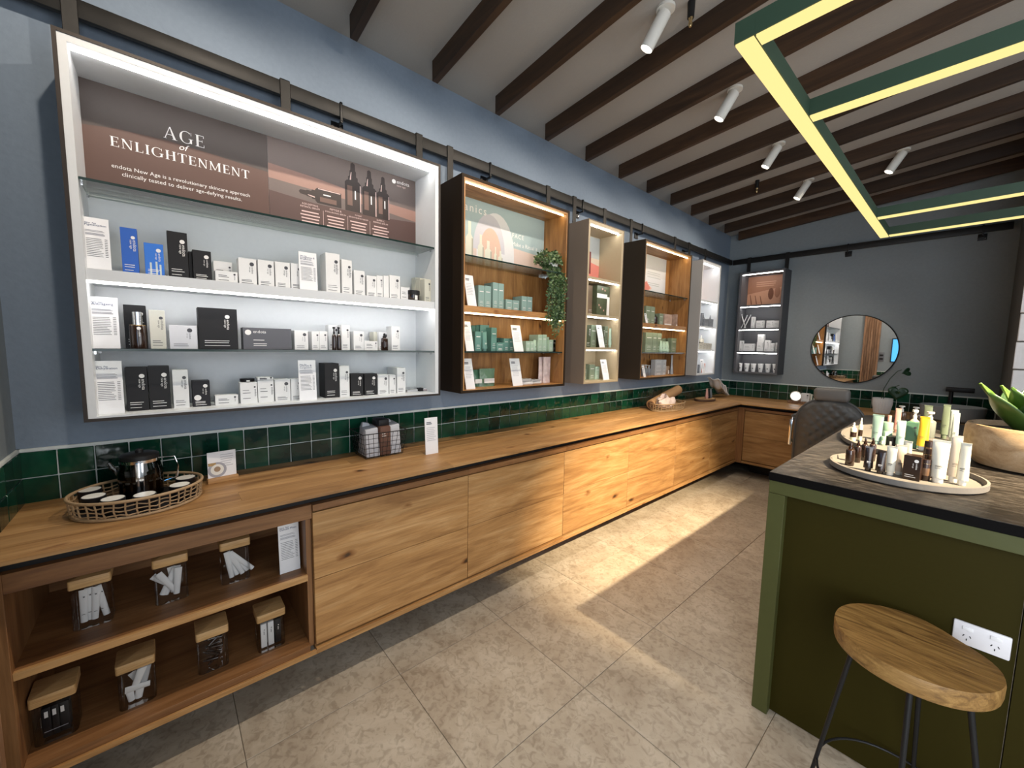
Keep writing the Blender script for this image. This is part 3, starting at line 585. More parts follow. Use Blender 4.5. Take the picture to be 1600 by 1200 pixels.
def pbottle(y, z, w, h, rot=0):
    L = [(-.5, 0), (.5, 0), (.5, .58), (.36, .63), (.3, .63), (.3, .70), (.2, .72), (.2, .82), (.15, .84), (.13, .97), (0, 1), (-.13, .97), (-.15, .84), (-.2, .82), (-.2, .72), (-.3, .70), (-.3, .63), (-.36, .63), (-.5, .58)]
    c, s_ = math.cos(rot), math.sin(rot); T = lambda q: (y+c*q[0]*w-s_*q[1]*h, z+s_*q[0]*w+c*q[1]*h)
    shape(p2, pb[5], [T(q) for q in L], .0037, 'printed_bottle'); shape(p2, pb[6], [T(q) for q in [(-.36, .12), (-.05, .12), (-.05, .52), (-.36, .52)]], .0040, 'printed_glint')
    shape(p2, inkt, [T(q) for q in [(.43, .02), (.48, .02), (.48, .56), (.43, .56)]], .0040, 'printed_glint'); shape(p2, inkw, [T(q) for q in [(.10, .26), (.17, .26), (.17, .44), (.10, .44)]], .0041, 'printed_label')
    shape(p2, inkt, [T(q) for q in [(-.2, .64), (-.12, .64), (-.08, .8), (-.12, .8)]], .0040, 'printed_glint')
pbottle(.335, .195, .075, .205, PI/2); pbottle(.398, .155, .086, .255); pbottle(.487, .152, .080, .245); pbottle(.566, .150, .074, .235)
disc(inkw, p2, (.0042, .632, .378), .012); write('endota', inkw, p2, (.0040, .650, .372), width=.078); write('new age', inkt, p2, (.0040, .650, .355), width=.055)
for yc, a, b_, w_ in ((.180, 'AGE-DEFYING', 'RETINOL SERUM', .090), (.305, 'PEPTIDE &', 'HYALURONIC SERUM', .105), (.425, 'POTENT', 'BRIGHTENING SERUM', .105), (.550, 'SUPER C', 'FIRMING SERUM', .085)):
    write(a, inkt, p2, (.0038, yc, .136), width=w_*len(a)/len(b_), center=True); write(b_, inkt, p2, (.0038, yc, .122), width=w_, center=True)
    lines(inkt, p2, .0038, yc-.05, yc+.05, [.100, .084, .068, .052], .006, seed=int(yc*100), center=True)
for y in (.242, .366, .487): shape(p2, inkt, [(y, .01), (y+.0015, .01), (y+.0015, .125), (y, .125)], .0036, 'divider')
# organics poster
pc = {k: P('poster_'+k, c, .5) for k, c in {'aqua': (.36, .47, .50), 'pinkish': (.62, .50, .46), 'lilac': (.52, .52, .58), 'snow': (.66, .67, .70), 'peach': (.60, .42, .34), 'bottle': (.62, .63, .54), 'shadow': (.36, .36, .30), 'grey': (.40, .43, .43), 'coral': (.66, .22, .18), 'beige': (.58, .48, .38), 'wine': (.16, .03, .03), 'blush': (.70, .48, .40), 'mist': (.62, .62, .63), 'skin': (.56, .29, .18), 'umber': (.19, .07, .035), 'sienna': (.36, .16, .09), 'orange': (.62, .25, .12), 'rose': (.74, .50, .44)}.items()}
p3 = poster('aqua and pink poster lettered organics and FACE in the oak cabinet', (.0125, 1.388, 2.0585), .9, .42, pc['aqua'])
shape(p3, pc['pinkish'], [(0, 0), (.9, 0), (.9, .14), (.6, .16), (.42, .15), (.28, .12), (0, .12)], .0033)
arc = [(.42+.17*math.cos(a), .10+.27*math.sin(a)) for a in [PI*k/16 for k in range(17)]]
shape(p3, pc['snow'], [(.25, .0), (.59, .0)]+arc, .0035); shape(p3, pc['lilac'], [(.36+.14*math.cos(PI*k/14), .10+.25*math.sin(PI*k/14)) for k in range(15)], .0037); shape(p3, pc['peach'], [(.37+.10*math.cos(PI*k/14), .06+.20*math.sin(PI*k/14)) for k in range(15)]+[(.27, 0), (.47, 0)], .0039)
for y, w_, h_ in ((.19, .06, .27), (.285, .05, .20), (.35, .06, .17), (.415, .025, .14), (.46, .04, .12)):
    shape(p3, pc['bottle'], [(y-w_/2, .0), (y+w_/2, 0), (y+w_/2, h_*.6), (y+w_*.2, h_*.7), (y+w_*.2, h_), (y-w_*.2, h_), (y-w_*.2, h_*.7), (y-w_/2, h_*.6)], .0043, 'printed_bottle'); shape(p3, pc['shadow'], [(y+w_*.3, 0), (y+w_*.5, 0), (y+w_*.5, h_*.6), (y+w_*.3, h_*.6)], .0045, 'printed_shade')
write('organics', inkw, p3, (.004, .015, .335), width=.315, spacing=1.25); write('FACE', inkw, p3, (.004, .570, .235), width=.115, spacing=1.2); write('Make a Ritual it', inkw, p3, (.004, .570, .178), width=.26)
p4 = poster('grey poster with coral picture in the narrow taupe cabinet', (.0125, 2.572, 2.0725), .43, .40, pc['grey'])
shape(p4, pc['beige'], [(0, 0), (.43, 0), (.43, .22), (0, .22)], .0034); shape(p4, pc['coral'], [(.22, 0), (.43, 0), (.43, .16), (.30, .18), (.24, .1)], .0037); shape(p4, pc['wine'], [(.27, .08), (.31, .08), (.31, .27), (.27, .27)], .004); shape(p4, pc['grey'], [(.2, .08), (.235, .08), (.235, .29), (.2, .29)], .004)
p5 = poster('misty white poster with coral swirl in the dark oak cabinet', (.0125, 3.405, 2.0585), .80, .415, pc['mist'])
shape(p5, pc['snow'], [(0, 0), (.8, 0), (.8, .2), (0, .2)], .0033); shape(p5, pc['grey'], [(.2, .12), (.29, .14), (.32, .36), (.25, .40), (.2, .40)], .0035)
for k, (a, c) in enumerate(((.30, 'orange'), (.36, 'rose'), (.33, 'coral'))): shape(p5, pc[c], [(a, .05), (a+.12, .055), (a+.16, .08), (a+.08, .10+.02*k), (a+.06, .17-.02*k), (a+.02, .13), (a-.01, .08)], .0038+.0003*k)
lines(pc['grey'], p5, .0036, .42, .74, [.24, .22, .19, .13, .11], .006, seed=4)
p6 = poster('plain blush poster in the pale cabinet by the corner', (.0125, 4.604, 2.0725), .436, .40, pc['rose'])
shape(p6, pc['blush'], [(0, 0), (.436, 0), (.436, .30), (0, .26)], .0034)
p7 = poster('brown poster of skin tone swatches in the charcoal cabinet', (.264, YB-.0125, 2.0875), .454, .385, pc['skin'], -PI/2)
shape(p7, pc['sienna'], [(0, .16), (.454, .24), (.454, .385), (0, .385)], .0033)
lines(pc['skin'], p7, .0036, .1, .36, [.30, .275, .25], .012, seed=9)
for k in range(3): shape(p7, pc['umber'], [(.03+.06*k, .15-.01*k), (.038+.06*k, .15-.01*k), (.062+.06*k, .03), (.052+.06*k, .02)], .0038, 'printed_swatch')
for k in range(3): shape(p7, [pc['umber'], pc['sienna'], pc['umber']][k], [(.275+.072*k+.032*math.cos(a), .15+.02*k+.075*math.sin(a)) for a in [2*PI*q/14 for q in range(14)]], .0038+.0002*k, 'printed_swatch')
# ------------------------------------------------------------------ worktop and cabinets below it
ZT = .882; XF = .575
wt = thing('worktop', 'long L-shaped oak worktop of staggered boards along two walls', 'worktop', (0, 0, ZT))
def plank(x0, x1, y0, y1, ax): return box(x0-(x0+x1)/2, x1-(x0+x1)/2, y0-(y0+y1)/2, y1-(y0+y1)/2, -.013, 0).build('plank', oak[ax], wt, loc=((x0+x1)/2, (y0+y1)/2, 0), bev=.0008, seg=1)
ends = [[-.425, 1.5, 3.3, 5.06], [-.425, .7, 2.5, 4.2, 5.06], [-.425, 2.0, 3.6, 5.06], [-.425, .2, 1.9, 3.9, 5.06], [-.425, 1.1, 2.9, 5.06]]
for k, es in enumerate(ends):
    x0, x1 = .011+k*.1128, .011+(k+1)*.1128
    for a, b_ in zip(es, es[1:]): plank(x0, x1, a, b_, 'y')
for k in range(8):
    y0, y1 = 5.06+k*.11, 5.06+(k+1)*.11
    if k == 7: y1 = 5.939
    cuts = [.011, 1.1+.2*((k*3) % 4), 2.45] if k % 2 else [.011, .8+.3*(k % 3), 1.9, 2.45]
    for a, b_ in zip(cuts, cuts[1:]): plank(a, b_, y0, y1, 'x')
DX = .53
def unit_frame(o, w, y0=0):
    pass
dcm = {}
def drawer_unit(label, loc, rz, w, group='oak drawer cabinets under the worktop'):
    t = thing('drawer_cabinet', label, 'cabinet', loc, rz, group)
    # local: x depth 0..DX (front at DX), y 0..w
    box(.02, DX-.022, .001, w-.001, .165, .820).build('carcass', oakd['y'], t)
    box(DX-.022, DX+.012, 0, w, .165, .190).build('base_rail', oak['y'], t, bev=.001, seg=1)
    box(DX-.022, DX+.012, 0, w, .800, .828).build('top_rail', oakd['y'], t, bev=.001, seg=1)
    box(.05, .25, 0, w, 0, .165).build('plinth', blackm, t)
    for nm, z0, z1 in (('drawer_front', .200, .4945), ('drawer_front', .4965, .790)):
        box(-.010, .012, -(w/2-.0015), w/2-.0015, -(z1-z0)/2, (z1-z0)/2).build(nm, oak['y'], t, loc=(DX-.012, w/2, (z0+z1)/2), bev=.001, seg=1)
    return t
seams = [.433, 1.225, 2.02, 2.81, 3.605, 4.385, 5.12]
pos = ['beside the open jar shelves', 'second from the open jar shelves', 'third from the open jar shelves', 'third from the room corner', 'second from the room corner', 'nearest the room corner']
for k in range(6): drawer_unit('oak drawer cabinet of the long run, '+pos[k], (0, seams[k], 0), 0, seams[k+1]-seams[k])
# return run under the end wall (front faces -y)
for k, (a, b_) in enumerate(((.60, 1.22), (1.222, 1.84), (1.842, 2.45))):
    t = drawer_unit('oak drawer cabinet under the end wall, '+['nearest the room corner', 'behind the quilted chair', 'behind the green counter'][k], (a, YB, 0), -PI/2, b_-a)
    for ch in t.children:
        pass
    t.location.y = 5.14+DX
box(.525, .60, 5.12, 5.16, .165, .83).build('corner_post', oakd['z'], wt, loc=(0, 0, -ZT))
# open shelf unit at the left end
ou = thing('open_shelf_unit', 'open oak shelf unit with two bays of jars at left end of bench', 'shelf unit', (0, -.425, 0))
W0 = .858
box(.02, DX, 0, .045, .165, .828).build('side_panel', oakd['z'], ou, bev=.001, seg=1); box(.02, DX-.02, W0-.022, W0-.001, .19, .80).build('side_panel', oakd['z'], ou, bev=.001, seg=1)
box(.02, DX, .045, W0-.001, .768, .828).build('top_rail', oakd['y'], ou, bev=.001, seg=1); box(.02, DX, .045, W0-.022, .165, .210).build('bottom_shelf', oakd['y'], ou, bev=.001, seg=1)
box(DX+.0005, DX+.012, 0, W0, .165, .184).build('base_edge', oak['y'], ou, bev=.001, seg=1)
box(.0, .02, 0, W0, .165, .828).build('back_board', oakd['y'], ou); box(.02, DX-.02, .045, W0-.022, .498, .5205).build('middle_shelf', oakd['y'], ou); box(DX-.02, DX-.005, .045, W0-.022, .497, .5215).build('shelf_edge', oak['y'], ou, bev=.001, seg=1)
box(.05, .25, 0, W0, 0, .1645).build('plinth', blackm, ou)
# shadow-gap rail under the worktop
box(.03, .505, -.42, 5.10, .8285, .8685).build('recess_rail', blackm, wt, loc=(0, 0, -ZT)); box(.53, 2.44, 5.20, 5.93, .8285, .8685).build('recess_rail', blackm, wt, loc=(0, 0, -ZT))
# ------------------------------------------------------------------ jars in the open shelves
def jar(label, x, y, z, w, h, fill):
    t = thing('storage_jar', label, 'jar', (x, y, z), group='glass jars in the open shelves'); hb = h-.036; r = w/2
    def rr(s, c, n=4):
        o = []
        for cx, cy, a0 in ((s-c, s-c, 0), (-s+c, s-c, 90), (-s+c, -s+c, 180), (s-c, -s+c, 270)):
            for k in range(n+1): a = math.radians(a0+90*k/n); o.append((cx+c*math.cos(a), cy+c*math.sin(a)))
        return o
    B().prism(rr(r-.003, .016), 0, hb).build('glass_body', gjar, t); B().prism(rr(r, .008), h-.032, h).build('bamboo_lid', lidw, t, bev=.002)
    B().prism(rr(r-.006, .014), h-.038, h-.0325).build('lid_seal', acry, t)
    rn = random.Random(int(abs(y)*1000)+7)
    s = r-.022
    def sachet(p, a, tilt, m, L=None, ww=.021, name='sachet'):
        L = L or hb*.80
        def f(u, v):
            an = 2*PI*u; d_ = .0055*(1-v)**.6+.0007; return (d_*math.cos(an), ww*.5*(.82+.18*v)*math.sin(an), (v-.5)*L)
        o = B().grid(f, 12, 5, True).build(name, m, t, loc=p, rot=(a, tilt, 0)); return o
    zc_ = .008+hb*.42
    if fill == 'standing':
        for k in range(4):
            yy = -s+.008+k*(2*s-.016)/3; sachet((s-.012-.006*(k % 2), yy, zc_), rn.uniform(-.1, .1)+(.25 if k == 3 else 0), 0, offw, ww=.022)
            disc(ink, t, (s-.004-.006*(k % 2), yy+.003, zc_+hb*.24), .0022, 8, 'emblem'); lines(ink, t, s-.0045-.006*(k % 2), yy-.005, yy+.005, [zc_-hb*.2], .0014, name='print_line')
    elif fill == 'mixed':
        for k in range(7): sachet((rn.uniform(-.005, s-.008), -s+.012+k*(2*s-.024)/6, zc_-.004*rn.random()), [.75, .5, -.45, -.4, .1, -.15, -.1][k], 0, offw, ww=.023, L=hb*.72)
    elif fill == 'fan':
        for k in range(5): sachet((s-.012-.008*(k % 2), -.020+.011*k, zc_), .12+.14*k, 0, offw, ww=.021)
    elif fill == 'jumble':
        sachet((s-.012, .008, .095), -.35, 0, offw, L=.075, ww=.026); sachet((s-.016, .024, .095), -.2, 0, COLS['silver'], L=.075, ww=.024); sachet((s-.008, 0, .052), 1.48, 0, offw, L=.066, ww=.024)
        sachet((s-.014, -.02, .026), .1, 0, offw, L=.04, ww=.022); sachet((s-.014, .003, .026), -.15, 0, offw, L=.04, ww=.024); sachet((-.01, .0, .06), .4, 0, offw, L=.075, ww=.024)
    elif fill == 'darkpack':
        for k in range(3):
            yy = -s+.012+k*(2*s-.024)/2; box(-.008, .008, -.013, .013, .006, hb*.82).build('dark_packet', COLS['black'], t, loc=(s-.010, yy, 0), bev=.003)
            box(0, .001, -.006, .002, 0, .02).build('packet_label', inkw, t, loc=(s-.0015, yy, hb*.58)); box(0, .001, -.009, .008, 0, .0015).build('packet_line', inkg, t, loc=(s-.0015, yy, hb*.2))
        for k in range(3): box(-.008, .008, -.013, .013, .006, hb*.78).build('dark_packet', COLS['black'], t, loc=(s-.032, -s+.012+k*(2*s-.024)/2, 0), bev=.003)
    elif fill == 'darkvial':
        for k in range(12): o = B().lathe([(.0055, -.024), (.006, -.02), (.006, .012), (.003, .015), (.003, .024)], 10).build('dark_vial', COLS['amber'], t, loc=(rn.uniform(-s*.6, s-.012), rn.uniform(-s+.018, s-.018), .022+.007*k), rot=(rn.uniform(.5, 2.4), rn.uniform(-.5, .5), 0))
    elif fill == 'slim':
        for k, m in enumerate((offw, offw, COLS['black'])):
            yy = -.026+k*.026; box(-.009, .009, -.0105, .0105, .006, hb*.84).build('slim_carton', m, t, loc=(s-.012, yy, 0), bev=.001); disc(ink if k < 2 else inkw, t, (s-.0025, yy+.002, hb*.64), .0022, 8, 'emblem'); lines(ink if k < 2 else inkw, t, s-.0025, yy-.001, yy+.003, [hb*.48+.004*q for q in range(4)], .0022, name='print_line')
        for k in range(2): box(-.009, .009, -.0105, .0105, .006, hb*.80).build('slim_carton', [offw, COLS['black']][k], t, loc=(s-.036, -.013+k*.028, 0), bev=.001)
    return t
J = [('top shelf jar of upright white sample tubes, leftmost on that shelf', .343, -.2285, .5215, .103, .178, 'standing'), ('top shelf jar with criss-crossed white sample tubes, middle of three', .343, -.022, .5215, .103, .176, 'mixed'),
 ('top shelf jar of fanned white sample tubes beside the price card', .343, .178, .5215, .103, .176, 'fan'), ('lower shelf jar of dark packets with small white labels, leftmost', .402, -.323, .2105, .103, .166, 'darkpack'),
 ('lower shelf jar of jumbled white sample tubes', .402, -.130, .2105, .103, .170, 'jumble'), ('lower shelf jar full of tiny dark vials', .385, .088, .2105, .103, .172, 'darkvial'), ('lower shelf jar holding two white and one black slim cartons', .402, .284, .2105, .105, .166, 'slim')]
for a in J: jar(*a)
product('card', 'Minis', .078, .218, 0, 'price card on top open shelf right of the glass jars', (.445, .362, .5217), 0)
# ------------------------------------------------------------------ things standing on the worktop
def oval_basket(label, c, a, b_, h, mat, nst=40, base=None, wav=.003):
    t = thing('rattan_basket', label, 'basket', c); n = 48
    el = lambda k, z, da=0, m=n: ((a+da)*math.cos(2*PI*k/m), (b_+da)*math.sin(2*PI*k/m), z)
    B().tube([el(k, h) for k in range(n)], .0055, 8, True).build('rim', mat, t); B().tube([el(k, .006, -.008) for k in range(n)], .0058, 8, True).build('base_ring', mat, t)
    w = B(); rn = random.Random(3)
    for k in range(nst): j = rn.uniform(-.25, .25); w.tube([el(k, .006, -.008, nst), el(k+j, h*.5, -.003, nst), el(k+j*.3, h, 0, nst)], .0026, 5)
    for q in range(3): z0 = h*(.28+.22*q); w.tube([el(k, z0+wav*math.sin(k*2.1+q), -.005+.003*math.sin(k*3.0+q*2)) for k in range(n)], .0024, 5, True)
    o = w.build('wicker_weave', mat, t); o['kind'] = 'stuff'
    B().prism([((a-.012)*math.cos(2*PI*k/n), (b_-.012)*math.sin(2*PI*k/n)) for k in range(n)], .001, .012).build('basket_floor', base or mat, t)
    return t
ratt = P('rattan', (.36, .24, .13), .6, var=.4, bscale=60)
oval_basket('oval rattan tray basket holding teapot and black cups', (.268, -.095, ZT), .162, .186, .066, ratt, base=COLS['black'])
tp = thing('glass_teapot', 'glass teapot of dark tea with black lid in rattan tray', 'teapot', (.205, -.092, ZT+.0125))
B().lathe([(.056, 0), (.064, .008), (.066, .10), (.060, .125), (.056, .150)], 32).build('glass_body', gdark, tp); B().lathe([(.052, .004), (.060, .010), (.062, .092)], 28).build('tea', P('dark_tea', (.035, .014, .004), .1), tp)
B().lathe([(.058, .150), (.058, .164), (.050, .170), (.012, .172), (.012, .182), (.008, .186)], 28).build('lid', blackm, tp); B().lathe([(.0585, .138), (.0595, .149)], 28, cap=False).build('chrome_band', chrome, tp)
box(.062, .069, -.012, .012, .012, .145).build('chrome_strap', chrome, tp, bev=.002); B().tube([(0, .058, .142), (0, .102, .140), (0, .112, .10), (0, .108, .055), (0, .066, .045)], .0032, 8).build('wire_handle', chrome, tp)
B().tube([(0, -.06, .10), (0, -.078, .125), (0, -.086, .145)], .010, 8, taper=.6).build('spout', gdark, tp)
for k, (x, y) in enumerate([(.196, -.232), (.292, -.213), (.362, -.160), (.378, -.078), (.236, .040), (.328, .020)]):
    q = thing('tea_cup', ['black tea cup with white inside, far left in rattan tray', 'black tea cup with white inside, second from left in rattan tray', 'black tea cup with white inside, third from left in rattan tray', 'black tea cup with white inside, front of teapot strap', 'black tea cup with white inside, back right of rattan tray', 'black tea cup with white inside, front right of rattan tray'][k], 'cup', (x, y, ZT+.0125), group='tea cups in the rattan tray')
    B().lathe([(.022, 0), (.029, .01), (.033, .052), (.0315, .0535)], 24).build('cup_body', COLS['black'], q); B().lathe([(.030, .0530), (.030, .0545)], 24).build('white_inside', COLS['cap'], q)
cs = thing('menu_card', 'small tea menu card in an oak block beside rattan tray', 'menu card', (.150, .168, ZT), .12)
box(-.018, .018, -.056, .056, 0, .022).build('oak_block', oak['y'], cs, bev=.002); box(-.002, .001, -.052, .052, .016, .135).build('card_panel', cardm, cs)
disc(inkg, cs, (.0015, -.018, .055), .034, 24, 'printed_saucer'); disc(COLS['cap'], cs, (.0019, -.018, .056), .024, 24, 'printed_cup'); disc(COLS['shadow'] if 'shadow' in COLS else COLS['tan'], cs, (.0022, -.018, .058), .012, 18, 'printed_tea'); box(.0012, .0016, -.05, -.022, .075, .088).build('printed_spoon', COLS['gold'], cs)
lines(inkg, cs, .0016, -.005, .045, [.118, .108, .098, .088, .078, .068], .002, seed=6)
# wire basket with wrapped cloths
wbk = thing('wire_basket', 'black wire basket of wrapped grey cloths on the worktop', 'basket', (.14, .885, ZT))
def wpt(u, v, s):
    z = .006+.135*v; fx = .075+.022*v; fy = .105+.02*v
    return {0: (fx, -fy+2*fy*u, z), 1: (-fx, -fy+2*fy*u, z), 2: (-fx+2*fx*u, -fy, z), 3: (-fx+2*fx*u, fy, z)}[s]
w = B()
for s_ in range(4):
    nn = 9 if s_ < 2 else 6
    for k in range(nn+1): w.tube([wpt(k/nn, 0, s_), wpt(k/nn, 1, s_)], .0013, 4)
    for k in range(6): w.tube([wpt(0, k/5, s_), wpt(1, k/5, s_)], .0013, 4)
for k in range(7): w.tube([(-.075, -.105+.035*k, .006), (.075, -.105+.035*k, .006)], .0013, 4)
w.build('wire_grid', blackm, wbk, kind='stuff')
B().tube([(.097, -.125, .141), (.097, .125, .141), (-.097, .125, .141), (-.097, -.125, .141)], .0026, 6, True).build('rim_wire', blackm, wbk)
cl = P('wrap_cloth', (.48, .49, .53), .8, bump=.4, bscale=30); clb = P('brown_band', (.12, .055, .035), .7)
for k, (y, hh) in enumerate(((-.058, .158), (.066, .166))):
    q = thing('folded_cloth', ['folded grey cloth at left in the wire basket', 'folded grey cloth at right in the wire basket'][k], 'cloth', (.14, .885+y, ZT+.0085)); B().hexa([(-.064, -.037, 0), (.068, -.037, 0), (.068, .037, 0), (-.064, .037, 0), (-.050, -.030, hh), (.052, -.036, hh-.012), (.050, .034, hh-.004), (-.05, .036, hh+.004)]).build('cloth_fold', cl, q, bev=.005); B().hexa([(-.055, -.028, hh-.01), (-.012, -.030, hh-.012), (-.012, .022, hh-.01), (-.055, .024, hh-.008), (-.050, -.020, hh+.018), (-.020, -.024, hh+.022), (-.022, .012, hh+.012), (-.050, .014, hh+.014)]).build('cloth_corner', cl, q, bev=.004)
q = thing('brown_pouch', 'brown paper pouch with dark top between cloths in wire basket', 'pouch', (.14, .893, ZT+.0085))
box(-.058, .070, -.028, .034, 0, .160).build('pouch_body', clb, q, bev=.008); box(-.05, .05, -.028, .034, .155, .196).build('dark_top', COLS['black'], q, bev=.008); lines(inkw, q, .0705, -.018, .006, [.118, .106], .003, name='lettering')
product('card', '', .080, .208, 0, 'tall white price card standing alone on the worktop', (.318, 1.122, ZT), 0)
oval_basket('small rattan basket with rolled mat near the corner of bench', (.275, 3.90, ZT), .13, .27, .072, ratt, nst=30)
q = thing('rolled_mat', 'tan rolled mat leaning in the small rattan basket', 'roll', (.20, 3.98, ZT+.115), rot=(.22+PI/2, 0, 0)); B().lathe([(.046, -.29), (.050, -.285), (.050, .285), (.046, .29)], 24).build('mat_roll', P('tan_felt', (.42, .24, .11), .8), q); B().lathe([(.030, .2905), (.034, .2905), (.034, .292)], 20).build('roll_end', clb, q)
def lump(name, mat, par, sx, sy, sz, seed, amp=.25, loc=(0, 0, 0)):
    rn = random.Random(seed); ph = [rn.uniform(0, 6) for _ in range(6)]
    def f(u, v):
        a = 2*PI*u; t = PI*v; k = 1+amp*math.sin(3*a+ph[0]+2*v)*math.sin(2*t+ph[1])+amp*.5*math.sin(7*a+ph[2])*math.sin(5*t+ph[3])
        return (sx*k*math.sin(t)*math.cos(a), sy*k*math.sin(t)*math.sin(a), sz*(1-math.cos(t))*.5*k)
    return B().grid(f, 28, 14, True).build(name, mat, par, loc=loc)
q = thing('crumpled_cloth', 'crumpled pale pink cloth in the small rattan basket', 'cloth', (.295, 3.80, ZT+.012)); lump('cloth_mass', P('blush_cloth', (.66, .54, .50), .9), q, .08, .13, .125, 5)
q = thing('wood_slab', 'round dark-edged wood slab with small tubes near room corner', 'slab', (.20, 4.97, ZT)); B().lathe([(.10, 0), (.105, .004), (.104, .026)], 26, sy=1.7).build('bark_edge', P('bark', (.09, .045, .025), .8, bump=.5), q); B().lathe([(.098, .0262), (.098, .028)], 26, sy=1.7).build('slab_face', lidw, q)
for k, (c, y, hh) in enumerate((('pink', -.03, .12), ('black', .03, .10), ('steel', .08, .11))): product('tubecap', c, .05, hh, 0, '%s tube standing on the wood slab near room corner' % ['pink', 'black', 'grey'][k], (.25, 4.97+y, ZT+.0285), 0)
q = thing('sachet_fan', 'fanned stack of white sachets leaning in the room corner', 'sachets', (.17, 5.36, ZT))
for k in range(5):
    def f(u, v, k=k): return ((u-.5)*.15, (v-.5)*.26, .012*math.sin(u*9+k)+.010*math.sin(v*7))
    B().grid(f, 9, 9).build('white_sachet', [offw, cl][k % 2], q, loc=(0, -.03+.05*k, .185-.022*k), rot=(-.62, .12, 0)).modifiers.new('thick', 'SOLIDIFY').thickness = .008
# things on the end bench
q = thing('wood_tray', 'dark wood tray with white cosmetics on the end bench', 'tray', (1.07, 5.70, ZT)); box(-.17, .17, -.09, .09, 0, .012).build('tray_base', walnut, q, bev=.003)
for a in (-1, 1): box(-.17, .17, a*.09-.006*(a > 0), a*.09+.006*(a < 0), .012, .035).build('tray_side', walnut, q); box(a*.17-.006*(a > 0), a*.17+.006*(a < 0), -.084, .084, .012, .035).build('tray_end', walnut, q)
q = thing('vanity_mirror', 'small round white lit mirror on the wood tray', 'mirror', (.965, 5.66, ZT+.0125)); B().lathe([(.055, -.006), (.060, 0), (.055, .006)], 28).build('mirror_ring', COLS['cap'], q, loc=(0, 0, .075), rot=(PI/2, 0, 0)); B().lathe([(.048, .0065), (.048, .008)], 28).build('glowing_disc', M('vanity_light', (1, .98, .95), emit=2.2), q, loc=(0, 0, .075), rot=(PI/2, 0, 0)); box(-.03, .03, -.02, .02, 0, .016).build('mirror_foot', COLS['cap'], q, bev=.003)
product('box', 'white', .085, .115, .05, 'white carton standing on the wood tray', (1.055, 5.68, ZT+.0125), -PI/2)
for k, (x, hh, w_) in enumerate(((1.115, .11, .022), (1.145, .085, .02), (1.185, .06, .024))): product('tubecap', 'cream', w_, hh, 0, ['tall slim cream tube on the wood tray', 'medium cream tube on the wood tray', 'shortest cream tube at right end of wood tray'][k], (x, 5.66, ZT+.0125), -PI/2)
# basin and tap
q = thing('hand_basin', 'pale grey basin set on the end bench behind the counter', 'basin', (2.22, 5.48, ZT)); B().lathe([(.17, 0), (.20, .02), (.215, .14), (.205, .145), (.19, .12), (.15, .03)], 36, sx=1.0, sy=.8).build('basin_bowl', P('basin_ceramic', (.30, .32, .33), .25), q); B().lathe([(.02, .031), (.02, .034)], 14).build('drain', chrome, q)
q = thing('basin_tap', 'flat black tap in front of the grey end wall', 'tap', (2.20, 5.85, ZT)); B().lathe([(.016, 0), (.016, .25)], 14).build('tap_post', blackm, q); box(-.04, .15, -.03, .02, .25, .295).build('tap_spout', blackm, q, bev=.005)
# potted plant with two leaves
q = thing('potted_plant', 'two-leaved plant in ribbed white pot under the round mirror', 'plant', (1.735, 5.58, ZT))
pr = []; n = 44
def potf(u, v):
    k = int(round(u*88)); a = 2*PI*u; r = (.062+.016*min(1, v*1.6))*(1+(.025 if k % 2 else -.015)); return (r*math.cos(a), r*math.sin(a), .155*v)
B().grid(potf, 88, 6, True).build('ribbed_pot', P('white_ceramic', (.70, .70, .70), .5), q); B().lathe([(.07, .135), (.07, .142)], 24).build('soil', P('soil', (.03, .02, .015), .95), q); B().lathe([(.06, .0), (.06, .004)], 24).build('pot_base', P('white_ceramic2', (.70, .70, .70), .5), q)
leafm = P('dark_leaf', (.012, .045, .018), .35); 
B().tube([(-.01, 0, .14), (.0, -.01, .25), (.04, -.02, .36), (.09, -.02, .44), (.12, -.02, .455)], .0035, 6).build('stem', leafm, q); B().tube([(.0, 0, .14), (.03, -.02, .21), (.07, -.03, .275), (.115, -.03, .300)], .0035, 6).build('stem', leafm, q)
def heart(name, sc, loc, rot):
    vs = []; N = 26
    for j in range(4):
        for k in range(N):
            a = 2*PI*k/N; x = 16*math.sin(a)**3/17; z = (13*math.cos(a)-5*math.cos(2*a)-2*math.cos(3*a)-math.cos(4*a))/17; f = j/3
            vs.append((x*f*sc, -.25*sc*(x*f)**2+.03*sc*f, (z*f)*sc))
    fs = [(j*N+k, j*N+(k+1) % N, (j+1)*N+(k+1) % N, (j+1)*N+k) for j in range(3) for k in range(N)]
    o = B().add(vs, fs).build(name, leafm, q, loc=loc, rot=rot); o.modifiers.new('thick', 'SOLIDIFY').thickness = .001
heart('heart_leaf', .082, (.108, -.04, .225), (0, .08, .2)); heart('young_leaf', .045, (.155, -.02, .435), (.3, 1.2, .9))
# round mirror
q = thing('round_mirror', 'large round mirror with thin black frame on the end wall', 'mirror', (1.40, YB, 1.538)); B().lathe([(.383, .0), (.383, .012)], 72).build('mirror_glass', mirm, q, rot=(PI/2, 0, 0)); B().tube([(.386*math.cos(2*PI*k/72), -.010, .386*math.sin(2*PI*k/72)) for k in range(72)], .006, 8, True).build('mirror_frame', blackm, q)
